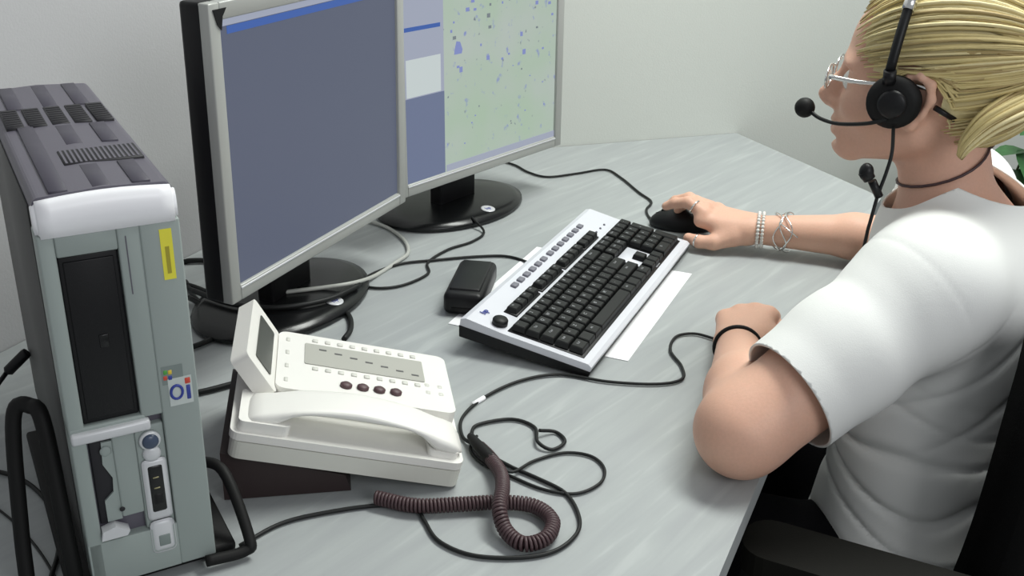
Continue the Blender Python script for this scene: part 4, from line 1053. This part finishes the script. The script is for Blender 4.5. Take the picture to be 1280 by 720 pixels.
mb = MB(); mb.tube(catmull([tuple(TB @ Vector(p)) for p in ((-.235, 0, .0), (-.25, 0, -.2), (-.20, 0, -.36), (-.05, 0, -.385))], 6), .018, 8, flat=(1, 1.6)); build_at(mb, 'back_support', 'black', ch, QB)
for s_ in (1, -1):
    A0 = V3(*D(930, 668, -.05)) if s_ > 0 else V3(*(TB @ Vector((.22, -.25, 0))))
    tip = V3(A0[0], A0[1], -.052); off = tip-V3(*Bc); lx, ly = off@Ff, off@Lf
    mb = MB(); pr = rrect(lx-.27, ly-.036, lx, ly+.032, .028); mb.prism(pr, -.075, -.048, .008, 3, mtx=TB); build_at(mb, 'armrest_pad', 'chair_pad', ch, QB)
    mb = MB(); pth = [(lx-.035, ly, -.075), (lx-.012, ly, -.10), (lx-.03, ly, -.20), (lx-.10, ly-s_*.03, -.37), (lx-.13, ly*0+.0, -.385)]
    mb.tube(catmull([tuple(TB @ Vector(p)) for p in pth], 6), .013, 10, flat=(1, 1)); build_at(mb, 'armrest_support', 'black', ch, QB)
mb = MB(); mb.lathe([(.03, FLOOR+.10), (.03, -.50), (.02, -.50), (.02, -.37), (.09, -.366)], 20, mtx=Matrix.Translation((Bc[0], Bc[1], 0))); build_at(mb, 'gas_lift', 'black', ch, QB)
for k in range(5):
    a = 2*math.pi*k/5+.3; e = (Bc[0]+.29*math.cos(a), Bc[1]+.29*math.sin(a))
    mb = MB(); mb.tube([(Bc[0], Bc[1], FLOOR+.10), (e[0], e[1], FLOOR+.07)], [.026, .018], 8); lg = build_at(mb, 'leg', 'black', ch, QB)
    mb = MB()
    for s_ in (-.013, .013):
        mb.lathe([(.0255, -.007), (.0265, -.005), (.0265, .005), (.0255, .007)], 16, mtx=Matrix.Translation((e[0]+s_*math.sin(a), e[1]-s_*math.cos(a), FLOOR+.0275)) @ Matrix.Rotation(a, 4, 'Z') @ RX)
    mb.tube([(e[0], e[1], FLOOR+.03), (e[0], e[1], FLOOR+.07)], .007, 8); build_at(mb, 'caster', 'black_rubber', lg, QB)

# ------------------------------------------------------------------ plant behind her
pc = Vector((.97, 2.10, FLOOR)); pt = empty('potted_plant', pc); tag(pt, 'leafy green pot plant on the floor behind the woman', 'plant')
mb = MB(); mb.lathe([(.10, 0.001), (.135, .22), (.145, .22), (.145, .25), (.125, .25), (.115, .21)], 32); mb.build('pot', 'pot', pt)
mb = MB(); mb.lathe([(.0, .222), (.118, .224), (.118, .228), (0, .23)], 24); mb.build('soil', 'soil', pt)
def leafmesh():
    V_, F_2 = [], []; n_ = 6
    for i in range(n_+1):
        u = i/n_; w_ = .30*math.sin(math.pi*u**.75)*(1-.15*u); z_ = -.22*u*u
        V_ += [(u, -w_, z_+.05*w_*3), (u, 0, z_), (u, w_, z_+.05*w_*3)]
    for i in range(n_):
        for j in (0, 1): a = i*3+j; F_2.append((a, a+1, a+4, a+3))
    me = bpy.data.meshes.new('leaf'); me.from_pydata(V_, [], F_2); me.materials.append(M['leaf'])
    me.polygons.foreach_set('use_smooth', [True]*len(me.polygons)); return me
lm_ = leafmesh(); r2 = random.Random(11)
for k in range(13):
    a = 2*math.pi*k/13+r2.uniform(-.2, .2); hgt = r2.uniform(.55, .92); sp = r2.uniform(.05, .22)
    P = catmull([(0.03*math.cos(a), .03*math.sin(a), .22), (sp*.4*math.cos(a), sp*.4*math.sin(a), .22+(hgt-.22)*.55), (sp*math.cos(a), sp*math.sin(a), hgt)], 6)
    stm = MB().tube(P, [.005-.003*i/len(P) for i in range(len(P))], 6).build('stem', 'stem', pt)
    for j in range(24):
        p = P[min(len(P)-1, 3+j*5//12)]; az = a+r2.uniform(-2.0, 2.0); sz = r2.uniform(.065, .115)
        lo = bpy.data.objects.new('leaf', lm_); COL.objects.link(lo); lo.parent = stm
        lo.location = p; lo.rotation_euler = (r2.uniform(-.4, .4), r2.uniform(-.5, .35), az); lo.scale = (sz, sz, sz)

# repeats share a group
for pre, grp in (('monitor', 'two monitors side by side on the desk'), ('bundled_cable', 'black cables bundled round the near monitor base'), ('power_cable', 'thick power cables behind the phone'),
                 ('desk_cable', 'loose thin cables looping on the desk'), ('wall_cable', 'cables lying by the left wall'), ('tower_cable', 'thin cables left of the tower'), ('bead_bracelet', 'bracelets on the right wrist'), ('bangle', 'bracelets on the right wrist'),
                 ('finger_ring', 'silver rings on the right hand'), ('thumb_ring', 'silver rings on the right hand')):
    for o in SC.objects:
        if o.parent is None and o.name.split('.')[0] == pre and 'category' in o.keys(): o['group'] = grp
